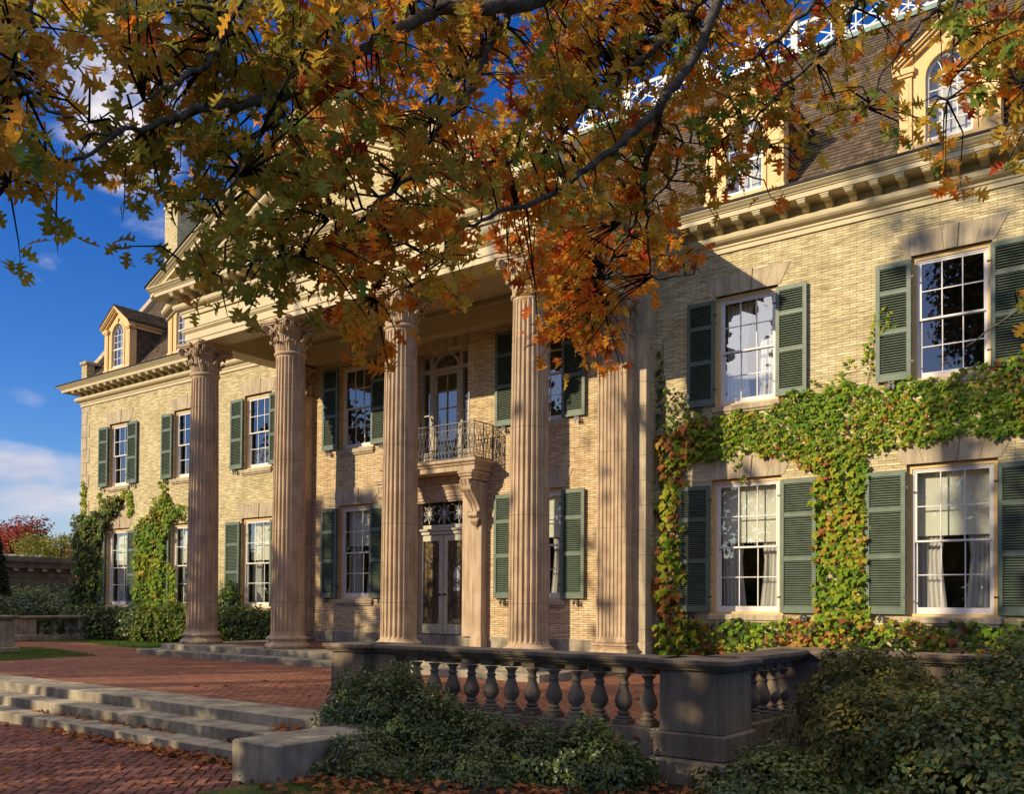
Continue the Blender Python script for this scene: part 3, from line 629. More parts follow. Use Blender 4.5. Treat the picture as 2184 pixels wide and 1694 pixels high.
for X, s in ((XL, 1), (XR, -1)):
    cp = MB().prism([(.30, 9.75), (.30, 10.0), (4.0, 15.0), (4.3, 15.0), (4.3, 14.7)], X-s*.05, X+s*.42, axis='x')
    cp.build('gable_coping', 'limestone', H)
    MB().box(X-s*.0, X+s*.42, -.05, .5, 9.1, 10.0).build('parapet_block', 'brick', H)
    MB().bbox(X-s*.06, X+s*.48, -.12, .56, 10.0, 10.14, .02).build('parapet_cap', 'limestone', H)
ra = MB()     # white chinese fret railing
for z in (14.98, 15.72): ra.box(XL+.6, XR-.6, 4.28, 4.36, z, z+.09)
ra.box(XL+.5, XR-.5, 4.2, 4.45, 14.80, 14.95)
x = XL+.7
while x < XR-1.4:
    ra.box(x-.09, x+.09, 4.24, 4.42, 14.9, 15.95)
    for a, b in (((0, 0), (1.3, 1)), ((0, 1), (1.3, 0)), ((.32, 0), (.32, 1)), ((.98, 0), (.98, 1)), ((0, .5), (.65, 1)), ((.65, 1), (1.3, .5)), ((1.3, .5), (.65, 0)), ((.65, 0), (0, .5))):
        ra.tube([(x+a[0], 4.32, 15.05+a[1]*.68), (x+b[0], 4.32, 15.05+b[1]*.68)], .022, 4)
    x += 1.3
ra.build('roof_railing', 'white', H)
for X in (XL+.0, XR-1.0):
    ch = MB().box(X, X+1.0, 3.75, 8.4, 10, 18.3).box(X-.05, X+1.05, 3.7, 8.45, 18.0, 18.12).build('chimney', 'brick', H)
    MB().bbox(X-.08, X+1.08, 3.66, 8.5, 18.3, 18.5).build('chimney_cap', 'copper', ch)

# dormers
def make_dormer():
    yF = -.12; hw = .92; ze, zp, zb = 11.18, 11.93, 9.22; ow = .44; zs = 10.80; zw = 9.46
    d = MB(); arc = [(ow*cos(pi*i/14), zs+ow*sin(pi*i/14)) for i in range(15)]
    # front board with the arched opening
    def zt(x): return ze+(zp-ze)*(1-abs(x)/hw)-.06
    for (a, za), (b, zb_) in zip(arc[:-1], arc[1:]): d.add([(a, yF, za), (b, yF, zb_), (b, yF, zt(b)), (a, yF, zt(a))], [(0, 1, 2, 3)], 0); d.add([(a, yF, za), (b, yF, zb_), (b, yF+.14, zb_), (a, yF+.14, za)], [(0, 1, 2, 3)], 0)
    for s in (-1, 1):
        d.add([(s*ow, yF, zw), (s*hw, yF, zw), (s*hw, yF, zt(hw)), (s*ow, yF, zt(ow))], [(0, 1, 2, 3)], 0); d.add([(s*ow, yF, zw), (s*ow, yF+.14, zw), (s*ow, yF+.14, zs), (s*ow, yF, zs)], [(0, 1, 2, 3)], 0)
        d.box(s*(hw+.02), s*(hw-.22), yF-.05, yF+.25, zb, ze-.28, 0)      # pilaster
        d.box(s*(hw+.05), s*(hw-.25), yF-.08, yF+.2, zb, zb+.22, 0); d.box(s*(hw-.16), s*(hw-.06), yF-.06, yF-.04, zb+.3, ze-.4, 0)
        d.box(s*(hw+.05), s*(hw-.25), yF-.09, yF+.2, ze-.28, ze-.22, 0); d.box(s*(hw+.08), s*(hw-.28), yF-.12, yF+.2, ze-.22, ze-.10, 0)
        # architrave round the arch
        d.box(s*(ow+.09), s*ow, yF-.03, yF, zw, zs, 0)
    d.box(-hw+.2, hw-.2, yF-.04, yF+.1, zb, zw, 0)
    ring = [[(r*cos(pi*i/14), y, zs+r*sin(pi*i/14)) for r, y in ((ow, yF-.03), (ow+.09, yF-.03), (ow+.09, yF), (ow, yF))] for i in range(15)]
    d.loft(ring, closed=True, k=0); d.prism([(-.07, zs+ow-.02), (.07, zs+ow-.02), (.10, zs+ow+.2), (-.10, zs+ow+.2)], yF-.07, yF, k=0)
    # raking moulding
    for s in (-1, 1):
        for o, h0, h1 in ((.10, .20, .12), (.16, .12, .06), (.20, .06, .0)):
            d.loft([[(s*(hw+.14), yF-o, ze-.02-h0), (s*(hw+.14), yF-o, ze-.02-h1), (s*(hw+.14), yF+.1, ze-.02-h1), (s*(hw+.14), yF+.1, ze-.02-h0)], [(0, yF-o, zp-h0), (0, yF-o, zp-h1), (0, yF+.1, zp-h1), (0, yF+.1, zp-h0)]], cap=True, k=0)
    # cheeks
    for s in (-1, 1):
        d.add([(s*(hw-.03), yF+.1, 9.0), (s*(hw-.03), 1.7, 11.2), (s*(hw-.03), 1.6, ze), (s*(hw-.03), yF+.1, ze)], [(0, 1, 2, 3)], 1)
        for r_ in range(18):
            zz = 9.2+r_*.115; ye = min(1.5, (zz-9.2)/RS+.1); yy = yF+.25
            while yy < ye:
                w2 = random.uniform(.1, .2); d.add([(s*(hw+.015+random.random()*.006), yy, zz), (s*(hw+.015+random.random()*.006), min(yy+w2, ye)-.004, zz), (s*(hw-.008), min(yy+w2, ye)-.004, zz+.125), (s*(hw-.008), yy, zz+.125)], [(0, 1, 2, 3)], 1); yy += w2
        d.box(s*(hw+.06), s*(hw-.02), yF, 1.5, ze-.24, ze-.10, 0); d.box(s*(hw+.13), s*(hw-.02), yF, 1.5, ze-.10, ze-.03, 0)
        d.box(s*(hw+.016), s*(hw-.1), yF+.01, yF+.26, zb+.004, ze-.285, 0)
    D = d.build('dormer', ['yellow', 'shingle'], H)
    rf = MB()
    for s in (-1, 1):
        v = []
        for yy in (yF-.22, 2.4): v += [(s*(hw+.17), yy, ze-.03), (0, yy, zp+.01), (0, yy, zp+.06), (s*(hw+.17), yy, ze+.02)]
        rf.add(v, [(0, 1, 2, 3), (7, 6, 5, 4), (0, 4, 5, 1), (3, 2, 6, 7), (0, 3, 7, 4), (1, 5, 6, 2)])
        for r in range(9):
            for c in range(15):
                a0, a1 = r/9, (r+1.2)/9; yy = yF-.22+c*.17; p0 = ((hw+.18)*(1-a0), ze-.02+(zp-ze+.04)*a0); p1 = ((hw+.18)*(1-min(a1, 1)), ze-.02+(zp-ze+.04)*min(a1, 1)); e = random.uniform(.02, .035)
                rf.add([(s*p0[0], yy, p0[1]+.05+e), (s*p0[0], yy+.165, p0[1]+.05+e), (s*p1[0], yy+.165, p1[1]+.05), (s*p1[0], yy, p1[1]+.05)], [(0, 1, 2, 3)])
    rf.build('dormer_roof', 'shingle', D)
    wn = MB(); r = .05; q = ow
    wn.box(-q, -q+r, yF+.05, yF+.1, zw, zs); wn.box(q-r, q, yF+.05, yF+.1, zw, zs); wn.box(-q, q, yF+.02, yF+.1, zw, zw+.09); wn.box(-q, q, yF+.04, yF+.1, 10.20, 10.255)
    wn.loft([[(a*cos(pi*i/14), y, zs+a*sin(pi*i/14)) for a, y in ((q-r, yF+.05), (q, yF+.05), (q, yF+.1), (q-r, yF+.1))] for i in range(15)], closed=True)
    for xx in (-.14, .14): wn.box(xx-.012, xx+.012, yF+.06, yF+.09, zw, zs)
    for zz in (9.85, 10.52, 10.80): wn.box(-q, q, yF+.06, yF+.09, zz-.01, zz+.01)
    for c0 in (-.44, -.14, .14, .44):
        for s in (-1, 1):
            pts = []
            for i in range(7):
                a = i/6*radians(62); X_ = c0+s*.58*(1-cos(a)); Z_ = zs+.58*sin(a)
                if X_*X_+(Z_-zs)**2 < (q-.02)**2: pts.append((X_, yF+.075, Z_))
            if len(pts) > 1: wn.tube(pts, .011, 4)
    wn.build('dormer_window', 'white', D)
    MB().add([(x_, yF+.075, z_) for x_, z_ in [(-q, zw), (q, zw)]+[(q*cos(pi*i/14), zs+q*sin(pi*i/14)) for i in range(15)]], [tuple(range(17))]).build('window_pane', 'glass', D)
    MB().box(-hw+.1, hw-.1, yF+.3, yF+.31, 9.2, 11.3).build('pale_blind', 'curtain', D)
    return D
D = make_dormer()
for x in WX[1:]: copy_part(D, H, (x, 0, 0))
D.location = Vector(D.location)+Vector((WX[0], 0, 0))

# columns ------------------------------------------------------------
def flute_f(f, d): return 0 if f < .12 or f > .88 else d*sqrt(max(0, 1-((f-.5)/.38)**2))
def acanthus(mb, ang, cx, cy, r0_, z0_, hgt, wdt, out_):
    """one leaf: a ribbed strip climbing the bell and curling over"""
    pathp = [(0, 0, .8), (.012, .25, .9), (.025, .5, 1), (.055, .75, 1), (out_*.6, .93, .85), (out_, 1.0, .7), (out_*1.22, .93, .5), (out_*1.18, .83, .28)]
    rings = []
    for o, h, wf in pathp:
        ring = []
        for i in range(9):
            q = (i-4)/4; rib = .014*(1 if i % 2 == 0 else -.4)*(1-abs(q)*.4); rr = r0_+o+rib-.03*q*q
            a = ang+q*wdt*wf/2/(r0_+.05); ring.append((cx+rr*cos(a), cy+rr*sin(a), z0_+h*hgt-.05*abs(q)*h))
        rings.append(ring)
    mb.loft(rings, closed=False)
    # thickness behind the curl
    tip = rings[5]; mb.tube([tip[2], tip[4], tip[6]], [.02, .035, .02], 6)
def scroll(mb, c, axis, out_dir, R, rad, turns=1.6, n=22, wid=.09):
    c = Vector(c); A = Vector(axis).normalized(); O = Vector(out_dir).normalized(); U = Vector((0, 0, 1))
    for s in (-1, 1):
        pts = []; rr = []
        for i in range(n):
            t_ = i/(n-1); a = pi*.95-t_*turns*2*pi; r_ = R*(1-.82*t_)
            pts.append(c+O*cos(a)*r_+U*sin(a)*r_+A*s*wid/2); rr.append(rad*(1-.4*t_))
        mb.tube(pts, rr, 6)
    n2 = 14; rings = [[tuple(c+A*k+(O*cos(2*pi*j/n2)+U*sin(2*pi*j/n2))*R*q) for j in range(n2)] for k, q in ((-wid/2, .75), (-wid/2-.0, .8), (wid/2, .8), (wid/2, .75))]
    mb.loft(rings, cap=True)
    for s in (-1, 1):
        rings = [[tuple(c+A*s*(wid/2+k)+(O*cos(2*pi*j/8)+U*sin(2*pi*j/8))*R*q) for j in range(8)] for k, q in ((0, .22), (.03, .16))]; mb.loft(rings, cap=True)
def abacus(mb, cx, cy, hs, z0_, z1_):
    for za, zb_, k in ((z0_, z0_+.045, .93), (z0_+.045, z0_+.06, 1.0), (z0_+.06, z1_, 1.0)):
        ring = []
        for q in range(4):
            a = q*pi/2
            for i in range(9):
                t_ = (i-4)/4*.88; d = hs*k*(1-.17*(1-(t_/.88)**2)); x_, y_ = d, t_*hs*k*1.0
                ring.append((cx+x_*cos(a)-y_*sin(a), cy+x_*sin(a)+y_*cos(a)))
        mb.prism(ring, za, zb_, axis='z')
def make_column(cx, cy):
    m = MB(); rings = []
    for z, fl in ((-.87, 0), (-.835, 0), (-.81, .6), (-.77, 1), (1, 1), (2.4, 1), (3.8, 1), (5.0, 1), (6.36, 1), (6.41, .6), (6.435, 0), (6.50, 0)):
        t_ = (z+.87)/7.37; r_ = .438-.062*t_**1.7; ring = []
        for k in range(24):
            for f in (0, .12, .15, .24, .5, .76, .85, .88):
                a = (k+f)/24*2*pi; rr = r_-flute_f(f, .042)*fl; ring.append((cx+rr*cos(a), cy+rr*sin(a), z))
        rings.append(ring)
    m.loft(rings, cap=True); c = m.build('column', 'brown', H)
    b = MB().lathe([(.56, PZ), (.585, PZ+.02), (.592, PZ+.06), (.585, PZ+.10), (.555, PZ+.125), (.535, PZ+.13), (.535, PZ+.15), (.505, PZ+.165), (.495, PZ+.19), (.515, PZ+.21), (.515, PZ+.225), (.54, PZ+.24), (.548, PZ+.265), (.538, PZ+.29), (.51, PZ+.305), (.48, PZ+.31), (.48, PZ+.33), (.455, PZ+.34), (.445, PZ+.36)], cx, cy, 48)
    b.build('column_base', 'brown', c, True)
    k = MB(); k.lathe([(.375, 6.48), (.40, 6.49), (.425, 6.52), (.425, 6.55), (.40, 6.58), (.375, 6.59)], cx, cy, 40)
    k.lathe([(.355, 6.57), (.355, 6.9), (.37, 7.12), (.42, 7.25), (.50, 7.32)], cx, cy, 32)
    for i in range(8): acanthus(k, i*pi/4, cx, cy, .375, 6.58, .30, .25, .13)
    for i in range(8): acanthus(k, i*pi/4+pi/8, cx, cy, .372, 6.60, .53, .24, .16)
    for i in range(4):
        a = pi/4+i*pi/2; dx, dy = cos(a), sin(a)
        for s in (-1, 1):
            a2 = a+s*.11
            scroll(k, (cx+.66*cos(a2), cy+.66*sin(a2), 7.20), (-sin(a+s*.35), cos(a+s*.35), 0), (cos(a+s*.35), sin(a+s*.35), 0), .105, .02, wid=.055)
            k.tube([(cx+.40*cos(a+s*.45), cy+.40*sin(a+s*.45), 6.98), (cx+.44*cos(a+s*.38), cy+.44*sin(a+s*.38), 7.14), (cx+.52*cos(a+s*.24), cy+.52*sin(a+s*.24), 7.25), (cx+.62*cos(a2), cy+.62*sin(a2), 7.30)], [.03, .035, .03, .022], 6)
            scroll(k, (cx+.455*cos(a+s*.62), cy+.455*sin(a+s*.62), 7.20), (-sin(a+s*.62), cos(a+s*.62), 0), (-sin(a+s*.62)*s*-1, cos(a+s*.62)*s*-1, 0), .06, .014, wid=.03)
        acanthus(k, a, cx, cy, .40, 6.93, .20, .16, .16)
        b2 = i*pi/2; k.add([], [])
        px, py = cx+.51*cos(b2), cy+.51*sin(b2)
        for j in range(6):
            q = j/6*2*pi; k.tube([(px, py, 7.36), (px+.03*cos(b2)-.07*sin(b2)*cos(q), py+.03*sin(b2)+.07*cos(b2)*cos(q), 7.36+.07*sin(q))], [.03, .022], 5)
    abacus(k, cx, cy, .60, 7.30, 7.42); k.build('capital', 'brown', c)
    return c
for i, dx in enumerate((-5.85, -2.035, 2.035, 5.85)): make_column(XD+dx, -4.20)
def make_pilaster(cx):
    m = MB(); w2 = .41; yf = -.84; rings = []
    for z, fl in ((-.87, 0), (-.83, 0), (-.77, 1), (6.36, 1), (6.43, 0), (6.52, 0)):
        ring = [(cx-w2, -.48, z), (cx-w2, -.55, z)]
        for f in (.12, .3, .5, .7, .88): ring.append((cx-w2+flute_f(f, .02)*fl, -.55-(-.55-yf-.06)*f*1.0, z))
        ring.append((cx-w2, yf, z)); n = 7; wf = (2*w2-.08)/n
        for k in range(n):
            for f in (.12, .16, .28, .5, .72, .84, .88): ring.append((cx-w2+.04+(k+f)*wf, yf+flute_f(f, .03)*fl, z))
        ring.append((cx+w2, yf, z))
        for f in (.12, .3, .5, .7, .88): ring.append((cx+w2-flute_f(f, .02)*fl, yf+.05+(.26)*f, z))
        ring += [(cx+w2, -.55, z), (cx+w2, -.48, z)]; rings.append(ring)
    m.loft(rings, cap=True); P = m.build('pilaster', 'brown', H)
    b = MB()
    for o, a, c in ((.14, PZ, PZ+.12), (.10, PZ+.12, PZ+.15), (.06, PZ+.15, PZ+.20), (.09, PZ+.20, PZ+.27), (.03, PZ+.27, PZ+.36)): b.bbox(cx-w2-o, cx+w2+o, yf-o, -.49, a, c, .03)
    b.build('pilaster_base', 'brown', P)
    k = MB(); k.bbox(cx-w2-.03, cx+w2+.03, yf-.03, -.49, 6.50, 6.57, .03); k.loft([[(cx-w2*q, -.49, z), (cx-w2*q, yf-(q-1)*.3, z), (cx+w2*q, yf-(q-1)*.3, z), (cx+w2*q, -.49, z)] for z, q in ((6.57, .93), (7.1, .95), (7.3, 1.2))], cap=True)
    def fl_leaf(x, y, nx, ny, z0_, h, wd, o_):
        rings = []
        for o, hh, wf in [(0, 0, .8), (.012, .25, .9), (.025, .5, 1), (.055, .75, 1), (o_*.6, .93, .85), (o_, 1.0, .7), (o_*1.22, .93, .5), (o_*1.18, .83, .28)]:
            rings.append([(x+nx*(o+.014*(1 if i % 2 == 0 else -.4))+(-ny)*(i-4)/8*wd*wf, y+ny*(o+.014*(1 if i % 2 == 0 else -.4))+nx*(i-4)/8*wd*wf, z0_+hh*h) for i in range(9)])
        k.loft(rings, closed=False); k.tube([rings[5][2], rings[5][4], rings[5][6]], [.02, .035, .02], 6)
    for i in range(4): fl_leaf(cx-.3+i*.2, yf+.03, 0, -1, 6.58, .3, .2, .12)
    for i in range(5): fl_leaf(cx-.4+i*.2, yf+.03, 0, -1, 6.6, .53, .2, .15)
    for s in (-1, 1):
        fl_leaf(cx+s*(w2-.02), -.68, s, 0, 6.58, .3, .2, .12); fl_leaf(cx+s*(w2-.02), -.62, s, 0, 6.6, .53, .2, .15)
        scroll(k, (cx+s*.50, yf-.10, 7.2), (s, 1, 0), (s, -1, 0), .10, .02, wid=.08); scroll(k, (cx+s*.50, -.56, 7.2), (0, 1, 0), (s, 0, 0), .10, .02, wid=.08)
        scroll(k, (cx+s*.12, yf-.07, 7.2), (0, 1, 0), (-s, 0, 0), .055, .014, wid=.03)
    k.bbox(cx-w2-.17, cx+w2+.17, yf-.20, -.49, 7.30, 7.345, .01); k.bbox(cx-w2-.2, cx+w2+.2, yf-.23, -.49, 7.345, 7.42, .015)
    k.build('capital', 'brown', P); return P
for s in (-1, 1): make_pilaster(XD+s*5.85)

# entrance ------------------------------------------------------------
YD = -.30
for s in (-1, 1):
    dc = MB(); X = lambda a: XD+s*a
    dc.bbox(X(.93), X(1.33), -.60, -.2, -.92, 3.05, .01); dc.bbox(X(1.33), X(1.40), -.56, -.3, -.92, 3.05, .01)
    dc.bbox(X(1.40), X(1.73), -.74, -.3, -.92, 3.28, .012); dc.bbox(X(1.38), X(1.77), -.78, -.4, PZ, -.90, .012)
    dc.build('door_pilaster', 'tan', H)
eb = MB()
eb.sweep([(0, 3.0), (.13, 3.0), (.13, 3.08), (.15, 3.09), (.15, 3.17), (.18, 3.19), (.20, 3.22), (0, 3.22)], [(XD-1.4, -.45), (XD+1.4, -.45)])
eb.sweep([(0, 2.86), (.02, 2.86), (.02, 2.90), (.06, 2.91), (.06, 3.0), (0, 3.0)], [(XD-.95, -.49), (XD+.95, -.49)])
eb.bbox(XD-1.45, XD+1.45, -.62, -.3, 3.22, 3.56, .008)
eb.sweep([(0, 3.24), (.02, 3.24), (.05, 3.27), (.05, 3.30), (0, 3.31)], [(XD-1.45, -.62), (XD+1.45, -.62)])
eb.build('door_entablature', 'tan', H)
for s in (-1, 1):    # scroll consoles
    x0_, x1_ = XD+s*1.40, XD+s*1.72; side = []
    for t_ in [i/26 for i in range(27)]:
        z = 3.30-t_*1.02; o = .48*(1-t_)**1.5+.10+.06*sin(t_*pi*2.2); side.append((-.74-o+.02, z))
    poly = [(-.70, 3.30)]+side+[(-.70, 2.26)]
    c = MB()
    for k in range(5):
        a, b = k/5, (k+1)/5; ins = .0 if k % 2 == 0 else .018
        xa, xb = x0_+(x1_-x0_)*a, x0_+(x1_-x0_)*b
        c.prism([(y+(ins if i not in (0, len(poly)-1) else 0), z) for i, (y, z) in enumerate(poly)], min(xa, xb), max(xa, xb), axis='x')
    xm = (x0_+x1_)/2
    scroll(c, (xm, -1.10, 3.12), (1, 0, 0), (0, -1, 0), .17, .02, wid=.35, turns=2); scroll(c, (xm, -.88, 2.40), (1, 0, 0), (0, -1, 0), .10, .015, wid=.33, turns=1.7)
    for k in range(5): c.tube([(xm+(k-2)*.06, -.84, 2.30), (xm+(k-2)*.05, -.86, 2.22), (xm+(k-2)*.03, -.80, 2.10)], [.035, .04, .01], 6)
    c.tube([(xm, -.82, 2.3), (xm, -.80, 2.02)], [.05, .012], 6)
    c.build('console_bracket', 'tan', H)
    q = MB().bbox(x0_-s*.03, x1_+s*.05, -1.22, -.49, 3.32, 3.40, .01); q.bbox(x0_-s*.05, x1_+s*.08, -1.27, -.49, 3.40, 3.46, .01); q.bbox(x0_-s*.08, x1_+s*.13, -1.30, -.49, 3.46, 3.56, .02); q.build('console_cap', 'tan', H)
sl2 = MB(); sl2.sweep([(-1.9, 3.56), (-.10, 3.56), (-.10, 3.70), (-.06, 3.71), (-.03, 3.735), (-.03, 3.76), (.0, 3.775), (.03, 3.80), (.03, 3.845), (.0, 3.865), (-1.9, 3.865)][::1] if False else [(-.12, 3.56), (-.10, 3.56), (-.10, 3.69), (-.06, 3.70), (-.04, 3.73), (-.04, 3.75), (.0, 3.765), (.03, 3.79), (.03, 3.84), (.01, 3.86), (-.12, 3.86)], [(XD-1.52, -.49), (XD-1.52, -1.36), (XD+1.99, -1.36), (XD+1.99, -.49)])
sl2.box(XD-1.41, XD+1.88, -1.25, -.49, 3.565, 3.855); BAL = sl2.build('balcony', 'tan', H)
# balcony railing: lattice with scroll bands
rl = MB(); y0_, xr = -1.30, 1.90
def rail_panel(mb, p0, p1, drop=0):
    p0 = Vector(p0); p1 = Vector(p1); d = p1-p0; L = d.length; u_ = d/L; U = Vector((0, 0, 1))
    for z in (3.90, 4.08, 4.66, 4.84): mb.tube([p0+U*z, p1+U*(z-(drop if z > 4.5 else 0))], .012 if z in (4.08, 4.66) else .016, 4)
    n = max(2, int(round(L/.122))); s = L/n
    for i in range(n):
        a, m_, b = p0+u_*i*s, p0+u_*(i+.5)*s, p0+u_*(i+1)*s
        for (q, r) in ((a+U*4.10, m_+U*4.37), (m_+U*4.37, b+U*4.10), (a+U*4.64, m_+U*4.37), (m_+U*4.37, b+U*4.64)): mb.tube([q, r], .008, 4)
        mb.tube([m_+U*4.34, m_+U*4.37, m_+U*4.40], [.004, .024, .004], 5)
        for zz, f in ((3.99, 1), (4.75, -1)):
            c = m_+U*zz; pts = [c+u_*(s*.42*(1-k/9*.75))*cos(k/9*2.6*pi*.8)+U*f*(.065*(1-k/9*.75))*sin(k/9*2.6*pi*.8) for k in range(10)]; mb.tube(pts, .007, 4)
        mb.tube([a+U*3.90, a+U*4.08], .006, 4); mb.tube([a+U*4.66, a+U*4.84], .006, 4)
corners = [(XD-xr+.47, -.52, 0), (XD-xr+.47, y0_, 0), (XD+xr, y0_, 0), (XD+xr, -.52, 0)]
for a, b in zip(corners[:-1], corners[1:]): rail_panel(rl, a, b)
for s in (-1, 1):
    sx_ = XD+s*xr+(.47 if s < 0 else 0)
    for yy in (y0_, -.9, -.53): rl.box(sx_-.014, sx_+.014, yy-.014, yy+.014, 3.86, 4.86)
    rl.box(sx_-s*.42-.012, sx_-s*.42+.012, y0_-.012, y0_+.012, 3.86, 4.84)
    for i in range(2):
        for k in range(2):
            c = Vector((sx_-s*(.13+.16*i), y0_, 4.28+.2*k)); pts = [c+Vector((.05*(1-j/12*.8)*cos(j*.65), 0, .08*(1-j/12*.8)*sin(j*.65))) for j in range(13)]; rl.tube(pts, .008, 4)
            c = Vector((sx_, -.75-.25*i, 4.28+.2*k)); pts = [c+Vector((0, .05*(1-j/12*.8)*cos(j*.65), .08*(1-j/12*.8)*sin(j*.65))) for j in range(13)]; rl.tube(pts, .008, 4)
rl.build('railing', 'irongrey', BAL)
# front door
def door_leaf(s):
    a, b = XD+s*.012, XD+s*.935; m = MB(); st_ = .15; zb, zt = -.885, 1.94
    for p, q in ((a, a+s*st_), (b-s*st_, b)): m.bbox(p, q, YD-.03, YD+.03, zb, zt, .006)
    m.bbox(a+s*st_, b-s*st_, YD-.028, YD+.028, zb, zb+.28, .006); m.bbox(a+s*st_, b-s*st_, YD-.028, YD+.028, zt-.17, zt, .006)
    D_ = m.build('front_door', 'doorwhite', H)
    MB().box(a+s*st_, b-s*st_, YD+.03, YD+.035, zb+.28, zt-.17).build('door_curtain', 'doorcloth', D_)
    MB().add([(a+s*st_, YD+.01, zb+.28), (b-s*st_, YD+.01, zb+.28), (b-s*st_, YD+.01, zt-.17), (a+s*st_, YD+.01, zt-.17)], [(0, 1, 2, 3)]).build('door_pane', 'glass', D_)
    g_ = MB(); cx = (a+b)/2; w2 = (abs(b-a)-2*st_)/2; z0_, z1_ = zb+.29, zt-.18
    def ell(cz, rx, rz, n=28): g_.tube([(cx+rx*cos(2*pi*i/n), YD-.012, cz+rz*sin(2*pi*i/n)) for i in range(n+1)], .009, 5)
    h = z1_-z0_
    for cz, rz in ((z0_+h*.14, h*.14), (z0_+h*.86, h*.14)): ell(cz, w2*.33, rz*.55); ell(cz, w2*.9, rz*.95)
    for f in (.32, .5, .68): ell(z0_+h*f, w2*.55, h*.19)
    ell(z0_+h*.5, w2*.36, w2*.36)
    for cz in (z0_+h*.27, z0_+h*.73):
        for k in range(8): q = k*pi/4+.2; g_.tube([(cx, YD-.012, cz), (cx+w2*.9*cos(q)*.7, YD-.012, cz+.17*sin(q)), (cx+w2*.95*cos(q+.3), YD-.012, cz+.30*sin(q+.3))], .007, 4)
    for s2 in (-1, 1): g_.tube([(cx+s2*w2*.98*abs(cos(i/30*5*pi))**.6, YD-.012, z0_+h*i/30) for i in range(31)], .008, 4)
    g_.build('door_grille', 'iron', D_)
    MB().lathe([(.012, -.0), (.035, .01), (.04, .03), (.03, .055), (.01, .06)], 0, 0, 12)
    kb = MB(); n = 12; kx = a+s*.075
    kb.loft([[(kx+r*cos(2*pi*j/n), YD-.03-yy, .24+r*sin(2*pi*j/n)) for j in range(n)] for yy, r in ((0, .03), (.01, .03), (.012, .012), (.045, .012), (.05, .03), (.075, .036), (.095, .022))], cap=True)
    kb.build('door_knob', 'iron', D_, True); return D_
for s in (-1, 1): DL = door_leaf(s)
nt_ = MB().box(XD+.34, XD+.62, YD+.018, YD+.021, .35, 1.05).build('notice', 'paper', DL)
tr = MB()
tr.bbox(XD-.935, XD+.935, YD-.07, YD+.05, 1.955, 2.06, .01); tr.bbox(XD-.935, XD+.935, YD-.13, YD+.05, 2.06, 2.12, .015)
tr.bbox(XD-.935, XD+.935, YD-.02, YD+.04, 2.13, 2.24, .01); tr.bbox(XD-.935, XD+.935, YD-.02, YD+.04, 2.90, 2.99, .01)
for s in (-1, 1): tr.bbox(XD+s*.935, XD+s*.85, YD-.018, YD+.038, 2.24, 2.90, .01)
TR = tr.build('transom_window', 'doorwhite', H)
MB().add([(XD-.85, YD+.01, 2.24), (XD+.85, YD+.01, 2.24), (XD+.85, YD+.01, 2.9), (XD-.85, YD+.01, 2.9)], [(0, 1, 2, 3)]).build('window_pane', 'glass', TR)
tg = MB()
for cx in (XD-.57, XD, XD+.57):
    for k in range(8):
        q = k*pi/4; tg.tube([(cx, YD-.0, 2.57), (cx+.15*cos(q+.25), YD, 2.57+.17*sin(q+.25)), (cx+.27*cos(q), YD, 2.57+.31*sin(q))], .007, 4); tg.tube([(cx, YD-.0, 2.57), (cx+.15*cos(q-.25), YD, 2.57+.17*sin(q-.25)), (cx+.27*cos(q), YD, 2.57+.31*sin(q))], .007, 4)
tg.build('transom_grille', 'polemetal', TR)
# balcony window: three lights with a fanlight
bd = MB(); YB = -.22
for s in (-1, 1):
    bd.box(XD+s*.98, XD+s*.90, YB-.06, YB+.08, 3.87, 7.2); bd.box(XD+s*.62, XD+s*.45, YB-.05, YB+.08, 3.87, 6.66)
    bd.box(XD+s*.62, XD+s*.50, YB-.05, YB+.08, 6.76, 7.2)
    bd.box(XD+s*.90, XD+s*.62, YB-.02, YB+.06, 3.87, 4.35); bd.box(XD+s*.90, XD+s*.62, YB-.02, YB+.06, 5.42, 5.46)
    bd.box(XD+s*.86, XD+s*.66, YB-.035, YB-.018, 3.95, 4.27)
bd.box(XD-.98, XD+.98, YB-.07, YB+.08, 6.64, 6.76); bd.box(XD-.98, XD+.98, YB-.06, YB+.08, 7.12, 7.2)
bd.loft([[(XD+r*cos(pi*i/14), y, 6.76+r*.85*sin(pi*i/14)) for r, y in ((.42, YB-.05), (.50, YB-.05), (.50, YB+.05), (.42, YB+.05))] for i in range(15)], closed=True)
for s in (-1, 1): bd.box(XD+s*.45, XD+s*.38, YB-.02, YB+.05, 3.87, 6.64)
bd.box(XD-.38, XD+.38, YB-.02, YB+.05, 6.56, 6.64); bd.box(XD-.38, XD+.38, YB-.02, YB+.05, 3.87, 4.15)
for i in (1,): bd.box(XD-.012, XD+.012, YB-.01, YB+.04, 4.15, 6.56)
for i in range(1, 5): z = 4.15+i*.482; bd.box(XD-.38, XD+.38, YB-.01, YB+.04, z-.012, z+.012)
for s in (-1, 1):
    for k in range(3): bd.tube([(XD+s*.05*k, YB, 6.76), (XD+s*.16*(k+.6), YB, 7.1)], .009, 4)
    bd.tube([(XD+s*(.76+.1*cos(i/12*2*pi)), YB, 6.94+.17*sin(i/12*2*pi)) for i in range(13)], .009, 4)
BD = bd.build('balcony_window', 'oldtrim', H)
MB().add([(XD-.9, YB+.02, 3.9), (XD+.9, YB+.02, 3.9), (XD+.9, YB+.02, 7.15), (XD-.9, YB+.02, 7.15)], [(0, 1, 2, 3)]).build('window_pane', 'glass', BD)
ln = MB()
for s in (-1, 1): ln.prism([(XD+s*.19, 7.22), (XD+s*1.04, 7.22), (XD+s*1.36, 7.78), (XD+s*.25, 7.78)], -.51, -.4)
